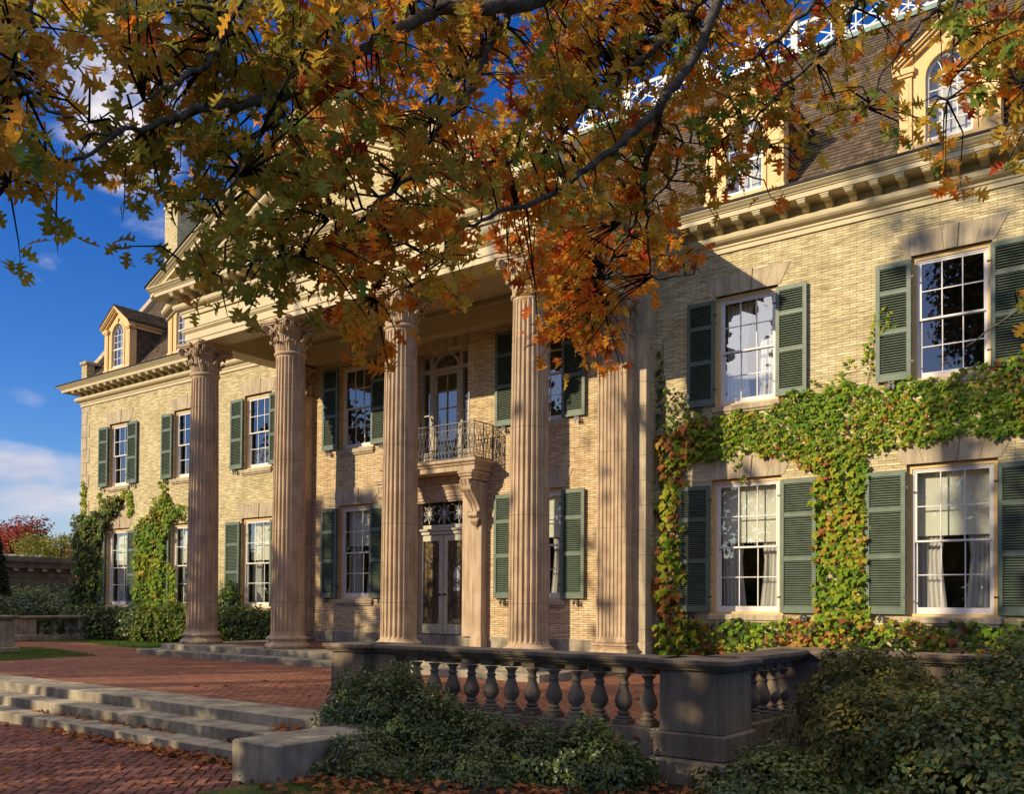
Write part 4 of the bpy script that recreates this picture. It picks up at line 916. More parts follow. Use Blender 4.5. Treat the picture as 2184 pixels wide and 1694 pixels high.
ln.prism([(XD-.18, 7.16), (XD+.18, 7.16), (XD+.26, 7.86), (XD-.26, 7.86)], -.58, -.4); ln.build('lintel', 'tan', BD)
# slim metal poles on the balcony
for s, lb in ((-1, 'slim pale metal pole standing at the left end of the iron balcony'), (1, 'slim pale metal pole standing at the right corner of the iron balcony')):
    px = XD+(1.66 if s > 0 else -1.2); p_ = MB().lathe([(.02, 3.866), (.02, 3.9), (.014, 3.92), (.013, 5.62), (.006, 5.66)], px, -1.22, 10).lathe([(.045, 3.866), (.045, 3.885), (.02, 3.89)], px, -1.22, 10)
    tag(p_.build('metal_pole', 'polemetal'), lb, 'pole', 'poles on the balcony')

# ================================================================ balustrades
def baluster_prof(z0_, z1_):
    P = [(.072, 0), (.10, .015), (.10, .05), (.075, .065), (.06, .085), (.075, .10), (.085, .125), (.07, .14), (.052, .16), (.066, .20), (.092, .26), (.106, .33), (.108, .38), (.095, .46), (.072, .56), (.055, .66), (.050, .70), (.068, .715), (.07, .735), (.05, .75), (.050, .82), (.062, .86), (.085, .90), (.088, .915)]
    return [(r, z0_+(z1_-z0_)*h) for r, h in P]
def baluster(x, y, z0_, z1_, parent, stone):
    m = MB().lathe(baluster_prof(z0_+.06, z1_-.045), x, y, 20)
    b = m.build('baluster', stone, parent, True)
    MB().bbox(x-.10, x+.10, y-.10, y+.10, z0_, z0_+.062, .008).build('baluster_foot', stone, b); MB().bbox(x-.105, x+.105, y-.105, y+.105, z1_-.075, z1_, .008).build('baluster_cap', stone, b); return b
CAPP = [(-.2, -.735), (.16, -.735), (.16, -.715), (.19, -.70), (.20, -.675), (.215, -.67), (.215, -.655), (.25, -.645), (.25, -.61), (.235, -.60), (-.2, -.60)]
def cap_run(mb, x0, x1, y0, y1):   # moulded coping over a rectangle
    for o, a, b in ((-.02, -.745, -.715), (.03, -.715, -.695), (.045, -.695, -.675), (.075, -.675, -.655), (.095, -.655, -.60)): mb.bbox(x0-o, x1+o, y0-o, y1+o, a, b, .008)
def pier(mb, x0, x1, y0, y1, zg):
    mb.bbox(x0, x1, y0, y1, -1.40, -.74, .012); mb.bbox(x0-.05, x1+.05, y0-.05, y1+.05, -1.68, -1.40, .02); mb.bbox(x0-.11, x1+.11, y0-.11, y1+.11, zg, -1.68, .03)
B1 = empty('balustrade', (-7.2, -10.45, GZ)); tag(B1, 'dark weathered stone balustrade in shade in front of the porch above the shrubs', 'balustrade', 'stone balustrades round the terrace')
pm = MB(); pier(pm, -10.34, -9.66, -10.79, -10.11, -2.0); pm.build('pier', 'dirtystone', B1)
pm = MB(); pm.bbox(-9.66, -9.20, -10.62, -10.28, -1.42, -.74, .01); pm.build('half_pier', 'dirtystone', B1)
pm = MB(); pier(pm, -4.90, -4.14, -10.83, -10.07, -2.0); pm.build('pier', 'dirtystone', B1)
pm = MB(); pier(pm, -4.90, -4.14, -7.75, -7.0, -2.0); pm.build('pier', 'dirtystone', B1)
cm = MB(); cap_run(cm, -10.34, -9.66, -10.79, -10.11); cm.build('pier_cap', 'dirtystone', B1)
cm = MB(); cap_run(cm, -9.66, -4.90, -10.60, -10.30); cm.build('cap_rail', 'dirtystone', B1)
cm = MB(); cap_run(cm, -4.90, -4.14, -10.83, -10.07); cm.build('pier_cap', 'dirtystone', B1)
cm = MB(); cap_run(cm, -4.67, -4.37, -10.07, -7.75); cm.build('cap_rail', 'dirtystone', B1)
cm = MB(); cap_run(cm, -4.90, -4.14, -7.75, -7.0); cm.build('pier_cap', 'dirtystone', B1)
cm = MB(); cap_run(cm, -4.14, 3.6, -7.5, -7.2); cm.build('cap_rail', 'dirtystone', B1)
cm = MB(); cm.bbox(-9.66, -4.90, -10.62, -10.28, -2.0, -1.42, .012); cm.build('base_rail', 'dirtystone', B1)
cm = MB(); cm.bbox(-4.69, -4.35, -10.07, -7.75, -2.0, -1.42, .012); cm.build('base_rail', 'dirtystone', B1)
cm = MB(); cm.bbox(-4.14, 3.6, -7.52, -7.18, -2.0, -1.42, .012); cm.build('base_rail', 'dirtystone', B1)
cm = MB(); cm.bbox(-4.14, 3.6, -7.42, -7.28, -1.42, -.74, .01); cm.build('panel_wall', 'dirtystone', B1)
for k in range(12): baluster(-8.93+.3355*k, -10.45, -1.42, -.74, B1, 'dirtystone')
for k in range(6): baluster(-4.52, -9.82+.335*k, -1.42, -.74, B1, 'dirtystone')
B2 = empty('balustrade', (-35, -2.8, TZ)); tag(B2, 'short pale stone balustrade with three balusters by the hedge at the far left', 'balustrade', 'stone balustrades round the terrace')
def off(mb, dz):
    mb.v = [(x, y, z+dz) for x, y, z in mb.v]; return mb
for y0_, y1_ in ((-4.5, -3.35), (-1.75, -1.1)):
    pm = MB(); pm.bbox(-35.6, -34.9, y0_, y1_, -1.30, -.70, .012); pm.bbox(-35.7, -34.8, y0_-.1, y1_+.1, TZ, -1.28, .03); pm.build('pier', 'granite', B2)
cm = MB(); cap_run(cm, -35.6, -34.9, -4.5, -1.1); cm.build('cap_rail', 'granite', B2)
cm = MB(); cm.bbox(-35.5, -35.0, -3.35, -1.75, TZ, -1.32, .012); cm.build('base_rail', 'granite', B2)
for k in range(3): baluster(-35.2, -3.05+.5*k, -1.32, -.70, B2, 'granite')
B3 = empty('stone_pier', (-27.9, -8.0, TZ)); tag(B3, 'square stone pier with moulded cap at the left edge, half outside the picture', 'pier')
pm = MB(); pm.bbox(-28.3, -27.5, -8.3, -7.5, -1.35, -.60, .012); pm.bbox(-28.4, -27.4, -8.4, -7.4, TZ, -1.35, .03); pm.build('shaft', 'granite', B3)
cm = MB(); cap_run(cm, -28.3, -27.5, -8.3, -7.5); off(cm, .15).build('cap', 'granite', B3)
bk = MB().bbox(-8.80, -8.02, -13.62, -11.0, -2.3, -1.55, .018).build('stone_block', 'granite'); tag(bk, 'plain rectangular granite block ending the steps beside the shrubs', 'stone block')

# ================================================================ plants
def blob_points(ells, n, lo=.62, bump=.22):
    """points near the skins of lumpy ellipsoids (x,y,z,rx,ry,rz), with outward normals"""
    w_ = np.array([e[3]*e[4]+e[4]*e[5]+e[3]*e[5] for e in ells]); w_ = w_/w_.sum(); k = rng.choice(len(ells), n, p=w_)
    E_ = np.array(ells)[k]; d = rng.normal(0, 1, (n, 3)); d /= np.linalg.norm(d, axis=1)[:, None]; d[:, 2] = np.where(d[:, 2] < -.35, -d[:, 2], d[:, 2])
    ph = np.sin(d*7.3+E_[:, :3]*3.1).sum(1)/3+np.sin(d[:, [1, 2, 0]]*13+1.7).sum(1)/5
    r = (lo+(1-lo)*rng.random(n)**.5)*(1+bump*ph); return E_[:, :3]+d*E_[:, 3:]*r[:, None], d
def shrub(name, label, ells, n, s, mats, wts, cat='shrub', zmin=-2.05, tpl=LEAF, group=None, stems=14, up_=.3, shoots=0):
    P, Nn = blob_points(ells, n); ok = P[:, 2] > zmin; P, Nn = P[ok], Nn[ok]; n = len(P)
    ctr = np.array([sum(e[0] for e in ells)/len(ells), sum(e[1] for e in ells)/len(ells), zmin])
    T_ = empty(name, tuple(ctr)); tag(T_, label, cat, group)
    R = rots(n, Nn+np.array([0, 0, up_]), .45, roll=Nn*.8+np.array([0, 0, .1]), s=rng.uniform(.5, 1.45, n)*s)
    sm = MB(); ex = []; exn = []
    for _ in range(shoots):      # stray shoots standing out of the mass
        i_ = rng.integers(n); d_ = Nn[i_]+rng.normal(0, .35, 3)+np.array([0, 0, .7]); d_ /= np.linalg.norm(d_); L2 = rng.uniform(.12, .38); q0 = P[i_]-Nn[i_]*.25; q1 = q0+d_*L2+rng.normal(0, .03, 3)
        for k_ in range(int(L2/.028)): ex.append(q0+(q1-q0)*(k_+1)/int(L2/.028)+rng.normal(0, .008, 3)); exn.append(rng.normal(0, 1, 3)+[0, 0, .4])
    if ex:
        P = np.concatenate((P, ex)); R = np.concatenate((R, rots(len(ex), np.array(exn), .3, s=rng.uniform(.7, 1.35, len(ex))*s))); n = len(P)
    midx = rng.choice(len(mats), n, p=np.array(wts)/sum(wts))
    scatter('foliage', *tpl, TT(R, P), midx, mats, T_)
    runner = [(e[0], e[1], zmin+.03) for e in ells]
    if len(runner) > 1: sm.tube(runner, .012, 4)
    for i in range(stems):
        e = ells[i % len(ells)]; a = random.uniform(0, 2*pi); q = random.uniform(.3, 1.0)
        p0 = (e[0], e[1], zmin+.03); p1 = (e[0]+.6*q*e[3]*cos(a), e[1]+.6*q*e[4]*sin(a), zmin+(e[2]-zmin)*.9); p2 = (e[0]+q*e[3]*cos(a), e[1]+q*e[4]*sin(a), e[2]+e[5]*sqrt(max(0, 1-q*q))*.95)
        sm.tube([p0, p1, p2], [.016, .010, .004], 5)
    sm.build('stem', 'twig', T_); return T_

# --- ivy on the walls
def in_poly(P, poly):
    poly = np.array(poly); ok = np.zeros(len(P), bool); j = len(poly)-1
    for i in range(len(poly)):
        c = ((poly[i, 1] > P[:, 1]) != (poly[j, 1] > P[:, 1])) & (P[:, 0] < (poly[j, 0]-poly[i, 0])*(P[:, 1]-poly[i, 1])/(poly[j, 1]-poly[i, 1]+1e-9)+poly[i, 0]); ok ^= c; j = i
    return ok
def ivy(name, label, parts, stems, wall_y=0.0, cat='climbing plant'):
    """parts: (polygon in x,z ; leaves per m2 ; leaf size ; mats weights ; thickness)"""
    allP = []; allS = []; allM = []; mats = ['ivy_green', 'ivy_lime', 'ivy_red', 'ivy_gap_dark']
    for poly, dens, s, wts, th in parts:
        pa = np.array(poly); mn, mx_ = pa.min(0), pa.max(0); n = int((mx_-mn).prod()*dens*1.25); pts = rng.uniform(mn, mx_, (n, 2))
        wob = np.stack((np.sin(pts[:, 1]*6.1)*.06+np.sin(pts[:, 1]*17)*.03, np.sin(pts[:, 0]*5.3)*.06+np.sin(pts[:, 0]*14.7+1)*.04), 1)
        cl = np.sin(pts[:, 0]*9.7+2*np.sin(pts[:, 1]*5))+np.sin(pts[:, 1]*11.3+1.3*np.sin(pts[:, 0]*7)); keep = rng.random(n) < .80+.12*cl
        ok = in_poly(pts+wob, poly) & keep; pts = pts[ok]; n = len(pts); bul = .5+.5*np.sin(pts[:, 0]*4.1+pts[:, 1]*2.2)*np.sin(pts[:, 1]*3.7)
        y = wall_y-.02-rng.random(n)*th*(.35+.65*bul)
        allP.append(np.column_stack((pts[:, 0], y, pts[:, 1]))); allS.append(rng.uniform(.6, 1.35, n)*s)
        base = np.array(wts, float); hue = np.sin(pts[:, 0]*2.3+pts[:, 1]*1.9)+np.sin(pts[:, 1]*3.1-pts[:, 0]*1.2+2)
        ww = np.tile(base, (n, 1)); ww[:, 2] *= np.clip(1+1.3*hue, .05, 4); ww[:, 1] *= np.clip(1+.5*hue, .3, 3); ww /= ww.sum(1)[:, None]
        allM.append((rng.random(n)[:, None] > np.cumsum(ww, 1)).sum(1).clip(0, 3))
    P = np.concatenate(allP); S_ = np.concatenate(allS); mi = np.concatenate(allM)
    T_ = empty(name, (float(P[:, 0].mean()), wall_y-.05, float(P[:, 2].min()))); tag(T_, label, cat)
    R = rots(len(P), (0, -1, .45), .38, roll=(0, -.2, -1), s=S_); scatter('foliage', *IVY, TT(R, P), mi, mats, T_)
    m = MB()
    for pts in stems:
        q = [];
        for (a, b) in zip(pts[:-1], pts[1:]):
            for k in range(5): t_ = k/5; q.append((a[0]+(b[0]-a[0])*t_+random.uniform(-.04, .04), wall_y-.02-random.uniform(0, .02), a[1]+(b[1]-a[1])*t_))
        q.append((pts[-1][0], wall_y-.02, pts[-1][1])); m.tube(q, [(.016 if pts[0][1] < 0 else .007)*(1-.7*i/len(q)) for i in range(len(q))], 5)
    m.build('stem', 'twig', T_); return T_
GRN, MIX, DRK = (.62, .2, .06, .12), (.34, .30, .30, .06), (.30, .03, .04, .63)
ivy('climbing_ivy', 'green and red ivy in a wide band across the right wing between its storeys', [
    ([(-9.75, 3.35), (-9.9, 4.2), (-9.3, 4.48), (-8.0, 4.42), (-7.3, 4.80), (-6.7, 4.70), (-6.1, 4.78), (-5.5, 4.63), (-4.8, 4.66), (-4.2, 4.66), (-2.8, 4.98), (-1, 5.0), (.5, 4.7), (1, 3.6), (-1.5, 3.35), (-3, 3.34), (-4.4, 3.40), (-5.0, 3.24), (-5.75, 3.32), (-5.8, 2.85), (-6.9, 2.85), (-7.3, 3.15), (-8.2, 3.55), (-8.9, 3.42)], 380, .10, (.66, .25, .06, .03), .22),
    ([(-6.88, 3.3), (-5.80, 3.3), (-5.74, 1.5), (-5.76, .0), (-5.75, -1.5), (-6.9, -1.5), (-6.86, .2), (-6.92, 1.5)], 260, .14, (.44, .40, .13, .03), .25),
    ([(-8.9, 3.5), (-8.5, 3.5), (-8.45, 2.95), (-8.6, 2.7), (-8.75, 2.95)], 120, .09, GRN, .06),
    ([(-7.05, 4.55), (-6.5, 4.95), (-6.35, 4.9), (-6.0, 4.6), (-6.4, 4.78)], 110, .08, (.4, .6, 0, 0), .04),
    ([(-8.0, 4.4), (-7.0, 4.95), (-6.6, 4.75), (-6.0, 5.15), (-5.6, 5.0), (-5.3, 5.45), (-5.5, 5.5), (-6.1, 5.22), (-6.7, 4.88), (-7.0, 5.05), (-8.0, 4.5)], 150, .08, (.4, .6, 0, 0), .04),
    ([(-6.0, 5.0), (-5.75, 4.9), (-5.2, 5.35), (-5.35, 5.5)], 60, .08, GRN, .03),
    ([(-5.62, 6.3), (-5.45, 6.6), (-5.35, 6.3), (-5.1, 5.95), (-5.25, 5.7), (-5.55, 5.75), (-5.75, 5.3), (-5.85, 5.45)], 190, .09, (.5, .5, 0, 0), .13),
    ([(-10.3, -.38), (-7.6, -.32), (-6.9, -.25), (-5.5, -.30), (-3.9, -.33), (-2.9, -.28), (1, -.3), (1, -1.6), (-10.3, -1.6)], 240, .13, (.32, .22, .26, .2), .5)],
    [[(-6.4, -1.5), (-6.3, .5), (-6.4, 2.4), (-6.8, 3.4), (-8.5, 3.9)], [(-6.2, -1.5), (-6.1, 1), (-6.0, 3.2), (-4.5, 4.0), (-2.8, 4.2)], [(-7.1, 4.65), (-6.7, 4.85), (-6.3, 4.6)], [(-6.5, 5.0), (-6.0, 5.0), (-5.3, 5.45)], [(-5.8, 4.7), (-5.6, 5.8), (-5.3, 6.4)]])
ivy('climbing_ivy', 'yellow and red large leaved creeper climbing the corner beside the rightmost pilaster', [
    ([(-10.75, 4.1), (-10.2, 4.25), (-9.5, 4.55), (-9.2, 4.1), (-9.5, 3.5), (-10.0, 3.2), (-10.1, 2.2), (-10.0, 1.0), (-10.05, -.3), (-9.5, -.4), (-9.4, -1.6), (-10.7, -1.6), (-10.75, 0), (-10.65, 2)], 120, .18, (.18, .40, .38, .04), .30),
    ([(-10.72, 3.9), (-10.15, 3.9), (-10.15, -1.5), (-10.72, -1.5)], 110, .11, DRK, .05),
    ([(-10.78, 6.6), (-10.6, 5.6), (-10.2, 4.5), (-10.1, 4.0), (-10.78, 4.0)], 210, .09, DRK, .10),
    ([(-10.5, 5.3), (-10.25, 5.3), (-9.9, 4.9), (-9.7, 4.3), (-10.3, 4.2)], 150, .09, DRK, .08)],
    [[(-10.5, -1.5), (-10.45, 1.5), (-10.5, 3.5), (-10.6, 6.4)], [(-10.2, -1.5), (-10.3, 2), (-9.9, 4.2)]])
ivy('climbing_ivy', 'dark leafy creeper covering the far left corner of the mansion', [
    ([(-38.5, 3.6), (-37.9, 3.7), (-37.2, 3.5), (-36.3, 4.0), (-35.2, 4.35), (-34.8, 4.1), (-35.6, 3.3), (-36.3, 2.6), (-36.6, 1.5), (-36.7, -.3), (-36.3, -1.5), (-38.6, -1.5)], 330, .15, (.22, .03, .05, .70), .40),
    ([(-38.2, 3.5), (-38.1, 5.1), (-37.8, 5.0), (-37.7, 3.8)], 260, .12, (.3, .7, 0, 0), .10), ([(-35.3, 4.2), (-34.9, 4.5), (-34.2, 4.4), (-34.1, 3.5), (-34.4, 3.3), (-34.7, 4.0)], 230, .12, (.3, .7, 0, 0), .10),
    ([(-36.8, 3.0), (-36.5, 3.0), (-36.1, 1.2), (-36.1, -1.3), (-36.9, -1.3)], 200, .13, (.5, .4, .05, .05), .12), ([(-36.75, 4.4), (-36.5, 4.6), (-36.4, 3.9), (-36.8, 3.8)], 200, .11, (.4, .6, 0, 0), .08)],
    [[(-37.6, -1.5), (-37.5, 2), (-37.9, 4.8)], [(-37.2, -1.5), (-37, 2.2), (-35, 4.2)]])
ivy('climbing_ivy', 'green creeper climbing between the two far left ground floor windows', [
    ([(-33.9, 1.9), (-33.7, 3.0), (-33.0, 3.3), (-32.3, 3.9), (-31.8, 4.3), (-31.3, 3.6), (-30.6, 3.2), (-31.4, 3.0), (-31.7, 2.2), (-31.8, 1.0), (-31.9, -.2), (-31.3, -1.5), (-34.2, -1.5), (-33.7, 0)], 330, .14, (.62, .22, .06, .10), .32),
    ([(-32.3, 4.2), (-32.1, 5.2), (-31.9, 5.2), (-31.6, 4.2)], 200, .11, (.4, .6, 0, 0), .08), ([(-31.2, 3.7), (-30.3, 3.6), (-30.2, 2.9), (-30.9, 3.2)], 180, .11, (.4, .6, 0, 0), .08), ([(-34.0, 3.0), (-33.0, 3.4), (-33.1, 2.9), (-34.1, 2.5)], 200, .11, (.4, .6, 0, 0), .08),
    ([(-31.9, 1.6), (-31.1, 1.3), (-31.0, .0), (-31.3, -.6), (-31.9, -.3)], 300, .14, (.5, .5, 0, 0), .16)],
    [[(-32.6, -1.5), (-32.5, 1.5), (-32, 4.4)], [(-33, -1.5), (-32.8, 2), (-31.6, 3.6)]])
shrub('hedge', 'dark green hedge along the wall of the far left wing under the windows', [(x, -.9-.2*sin(x), -1.1, 1.0, .8, .85) for x in np.arange(-37, -31.5, .9)], 9000, .12, ['bush', 'bush_b', 'ivy_gap_dark'], (.5, .3, .2), 'hedge', zmin=TZ, tpl=LEAF2, stems=20)
shrub('hedge', 'sunlit yellowish green shrubs at the wall just left of the leftmost column', [(-31, -.95, -1.1, 1.0, .8, .95), (-29.9, -.8, -1.05, .95, .75, 1.0), (-28.9, -.8, -1.0, .9, .7, .95)], 5200, .12, ['bush_pale', 'ivy_green', 'bush_b'], (.55, .25, .2), 'shrub', zmin=TZ, tpl=LEAF2)
shrub('hedge', 'dark shrubs at the wall seen between the two leftmost columns', [(-27.9, -.8, -.9, 1, .7, 1.1), (-27.3, -.4, -.3, .5, .35, 1.1), (-26.6, -.8, -1.0, 1, .7, .9), (-25.5, -.8, -1.0, 1, .7, .85), (-24.5, -.7, -1.1, .8, .6, .8)], 6500, .11, ['bush', 'bush_b', 'ivy_green'], (.5, .25, .25), 'shrub', zmin=TZ, tpl=LEAF2)
shrub('shrub', 'low dark green leafy shrub in front of the balustrade between steps and corner pier', [(-9.0, -11.5, -1.75, .62, .6, .72), (-8.4, -11.5, -1.62, .75, .65, .74), (-7.7, -11.55, -1.78, .8, .65, .66), (-6.9, -11.5, -1.92, .85, .65, .56), (-6.1, -11.45, -1.98, .8, .6, .52), (-5.45, -11.4, -1.98, .5, .5, .68), (-7.9, -12.5, -2.0, 1.0, .7, .45), (-6.6, -12.1, -2.05, .9, .6, .42), (-5.1, -11.5, -1.95, .5, .5, .5)], 42000, .05, ['bush', 'bush_b', 'bush_pale'], (.76, .12, .12), stems=40, up_=.15, shoots=260)
shrub('shrub', 'olive brown flowering shrub behind the corner pier at the right', [(-3.1, -9.2, -1.4, .85, .9, .85), (-2.5, -10.4, -1.55, .8, .9, .75)], 12000, .065, ['bush_y', 'bush_b', 'bush'], (.62, .3, .08), stems=36, up_=.1, shoots=160)
shrub('shrub', 'large dark shrub filling the lower right corner', [(-1.4, -9.2, -1.35, 1.1, 1.2, 1.0), (-1.6, -11.2, -1.55, 1.0, 1.1, .8), (-.2, -11.0, -1.3, 1.1, 1.2, 1.0), (.6, -9.0, -1.2, 1.2, 1.2, 1.1), (-.6, -13.0, -1.75, 1.0, 1.0, .65), (-1.9, -12.9, -1.9, .8, .8, .5)], 34000, .060, ['bush', 'bush_b', 'bush_y'], (.5, .3, .2), stems=40, up_=.15, shoots=320)
shrub('shrub', 'low dark green shrub at the foot of the right hand corner pier', [(-3.3, -11.5, -1.95, .75, .8, .55), (-2.6, -12.4, -2.0, .8, .8, .5)], 11000, .055, ['bush', 'bush_b'], (.7, .3), stems=20)

# --- the oak
TRUNK = np.array([5.2, -12.6, 0])
OK_ = empty('oak_tree', (5.2, -12.6, GZ)); tag(OK_, 'large oak with green, orange and gold lobed leaves overhanging the whole upper picture', 'tree')
hub1 = at(1250, -330, 8.2); hub2 = at(1640, -200, 8.8); hub3 = at(2150, -180, 8.6)
def bez(pts, n=6):      # catmull-rom through the points
    P = [np.array(p, float) for p in pts]; P = [2*P[0]-P[1]]+P+[2*P[-1]-P[-2]]; o_ = []
    for i in range(1, len(P)-2):
        for k in range(n):
            t_ = k/n; o_.append(.5*((2*P[i])+(-P[i-1]+P[i+1])*t_+(2*P[i-1]-5*P[i]+4*P[i+1]-P[i+2])*t_*t_+(-P[i-1]+3*P[i]-3*P[i+1]+P[i+2])*t_**3))
    o_.append(P[-2]); return o_
tm = MB(); tp = bez([TRUNK+[0, 0, -2.2], TRUNK+[.05, 0, 0], TRUNK+[-.1, .1, 3], TRUNK+[-.3, 0, 6], TRUNK+[-.2, .3, 9]], 6)
tm.tube([tuple(p) for p in tp], [.62-.4*(i/len(tp))**.7 for i in range(len(tp))], 14); tm.build('trunk', 'bark', OK_, True)
BR = [   # branches: points (u, v, distance), root and tip radius
    ([TRUNK+[-.2, 0, 5.2], hub1+[1.5, .3, -.2], at(1400, -120, 7.6), at(1130, 4, 7.2), at(1000, 14, 7.0), at(935, 20, 6.9), at(845, 73, 6.7), at(728, 131, 6.5), at(600, 208, 6.2), at(500, 222, 6.0), at(400, 240, 5.8), at(333, 263, 5.7), at(263, 277, 5.6), at(170, 300, 5.5)], .062, .006),
    ([at(1160, 2, 7.25), at(1105, 10, 7.3), at(1062, 67, 7.4), at(1022, 112, 7.5), at(982, 160, 7.6), at(935, 217, 7.7), at(908, 283, 7.8), at(882, 322, 7.9), at(850, 380, 8)], .034, .006),
    ([at(1045, 95, 7.4), at(1038, 115, 7.3), at(1012, 173, 7.2), at(975, 227, 7.1), at(915, 300, 7.0), at(868, 383, 6.9), at(812, 423, 6.8), at(772, 447, 6.7), at(700, 470, 6.6)], .024, .005),
    ([hub2, at(1530, -40, 8.7), at(1456, 40, 8.8), at(1388, 110, 8.7), at(1312, 170, 8.6), at(1248, 233, 8.5), at(1178, 310, 8.4), at(1112, 337, 8.3), at(1048, 347, 8.2), at(962, 343, 8.1), at(880, 360, 8)], .036, .006),
    ([hub2, at(1550, -60, 8.4), at(1528, 10, 8.3), at(1486, 110, 8.2), at(1430, 192, 8.1), at(1398, 232, 8.1), at(1340, 290, 8.0), at(1280, 340, 7.9), at(1225, 378, 7.8), at(1155, 423, 7.7), at(1062, 453, 7.6), at(978, 493, 7.5), at(900, 540, 7.4)], .050, .006),
    ([at(1425, 198, 8.1), at(1410, 230, 8.2), at(1395, 290, 8.5), at(1380, 350, 8.9), at(1372, 433, 9.3), at(1345, 490, 9.7), at(1305, 547, 10.0), at(1275, 610, 10.3)], .036, .006),
    ([hub3, at(1920, -70, 8.5), at(1833, 0, 8.4), at(1807, 40, 8.4), at(1757, 113, 8.5), at(1707, 153, 8.6), at(1657, 200, 8.7), at(1607, 253, 8.8), at(1540, 297, 8.9), at(1457, 303, 9.0)], .028, .005),
    ([at(1790, -60, 8.0), at(1717, 23, 8.0), at(1623, 113, 8.1), at(1556, 133, 8.2)], .022, .004),
    ([hub3, at(2060, -60, 8), at(2007, 7, 8), at(1957, 63, 8), at(1887, 150, 8.1), at(1850, 230, 8.3)], .024, .004),
    ([at(2080, -70, 7.6), at(2038, 3, 7.6), at(2033, 100, 7.7), at(2020, 213, 7.8)], .016, .004),
    ([hub3, at(2300, 100, 7.5), at(2330, 420, 7.2), at(2260, 600, 7.1), at(2170, 660, 7.1), at(2060, 740, 7.2)], .03, .004),
    ([at(-120, -40, 5.6), at(0, 133, 5.6), at(60, 190, 5.5), at(110, 235, 5.4), at(190, 260, 5.4)], .016, .004),
    ([at(110, -100, 5.4), at(70, 0, 5.4), at(60, 67, 5.4), at(33, 133, 5.3), at(12, 170, 5.3)], .015, .004),
    ([at(560, -120, 6.2), at(500, 7, 6.1), at(473, 77, 6.0), at(443, 133, 5.9), at(400, 163, 5.8), at(353, 193, 5.7), at(280, 230, 5.6)], .028, .004),
    ([at(600, 208, 6.2), at(567, 267, 6.1), at(527, 310, 6.0), at(500, 393, 5.9), at(470, 470, 5.9)], .014, .004),
    ([at(812, 423, 6.8), at(740, 500, 6.5), at(640, 545, 6.2), at(520, 560, 6.0), at(430, 590, 5.9)], .014, .004),
    ([at(263, 277, 5.6), at(180, 330, 5.5), at(90, 345, 5.4), at(20, 390, 5.4)], .012, .004),
    ([at(728, 131, 6.5), at(705, 60, 6.6), at(690, -60, 6.8)], .02, .012),
    ([at(915, 300, 7.0), at(830, 400, 6.8), at(790, 520, 6.9), at(800, 640, 7.0)], .014, .004),
    ([at(978, 493, 7.5), at(930, 560, 7.4), at(880, 610, 7.3)], .012, .004),
    ([at(1372, 433, 9.3), at(1385, 520, 9.4), at(1395, 590, 9.5), at(1480, 585, 9.4)], .012, .004),
    ([at(1457, 303, 9.0), at(1420, 400, 9.1), at(1330, 470, 9.3)], .012, .004),
    ([at(1607, 253, 8.8), at(1625, 300, 8.8), at(1610, 380, 8.8)], .010, .004),
]
nodes = []
for i, (pts, ra_, rb_) in enumerate(BR):
    q = bez(pts, 5); n = len(q); q2 = [tuple(p+rng.normal(0, .012, 3)*(0 if k in (0, n-1) else 1)) for k, p in enumerate(q)]
    MB().tube(q2, [ra_*(1-k/(n-1))**.8+rb_ for k in range(n)], 8 if ra_ > .03 else 6).build('branch', 'bark', OK_, True)
    for k, p in enumerate(q2):
        if i == 0 and k < 8: continue
        nodes.append(p)
for a, b, ra_ in ((TRUNK+[-.15, 0, 4.6], hub2, .12), (TRUNK+[-.2, 0, 5.0], hub3, .10)):
    q = bez([a, (np.array(a)+b)/2+[0, 0, .5], b], 8); MB().tube([tuple(p) for p in q], [ra_-(ra_-.05)*k/(len(q)-1) for k in range(len(q))], 10).build('branch', 'bark', OK_, True)
nodes = np.array(nodes)
DEN = np.array([   # how closely the foliage covers the view, one row each 100 units down
 [.93,.90,.93,.94,.95,.95,.95,.78,.86,.93,.92,.95,.93,.93,.90,.88,.85,.80,.62,.55,.60,.70],
 [.93,.30,.70,.95,.95,.95,.95,.95,.86,.95,.62,.86,.92,.92,.88,.88,.78,.55,.45,.48,.62,.85],
 [.96,.62,.88,.93,.94,.95,.93,.93,.93,.92,.66,.92,.92,.90,.86,.80,.70,.35,.50,.35,.55,.50],
 [.96,.95,.90,.88,.93,.92,.92,.86,.86,.84,.84,.86,.85,.80,.66,.72,.66,.06,.04,.02,.05,.02],
 [.62,.55,.12,.20,.66,.92,.93,.90,.86,.80,.78,.82,.82,.82,.40,.12,.03,0,0,0,0,0],
 [0,0,0,.26,.90,.93,.92,.92,.88,.82,.62,.90,.94,.72,.12,.08,0,0,0,0,0,0],
 [0,0,0,0,.50,.48,.26,.82,.84,.36,.12,.94,.95,.34,.02,0,0,0,0,0,.10,.62],
 [0,0,0,0,0,0,0,.50,.40,0,0,.25,.90,0,0,0,0,0,0,0,.30,.45]])
def den(u, v):
    x = min(max(u/100-.5, 0), 20.999); y = min(max(v/100-.5, -.5), 6.999); y = max(y, 0); i, j = int(y), int(x); a, b = y-i, x-j
    return (DEN[i, j]*(1-a)*(1-b)+DEN[i, j+1]*(1-a)*b+DEN[i+1, j]*a*(1-b)+DEN[i+1, j+1]*a*b) if v < 750 else DEN[7, int(x)]*(800-v)/50 if v < 800 else 0
def dist(u, v):
    d = np.interp(u, [-200, 0, 700, 1050, 1250, 1500, 1800, 2184, 2400], [5.4, 5.4, 6.3, 7.3, 8.6, 9.0, 8.5, 7.6, 7.4])
    if v > 480 and 1040 < u < 1450: d += 1.3
    if v > 600 and u > 1900: d = 7.1
    return d
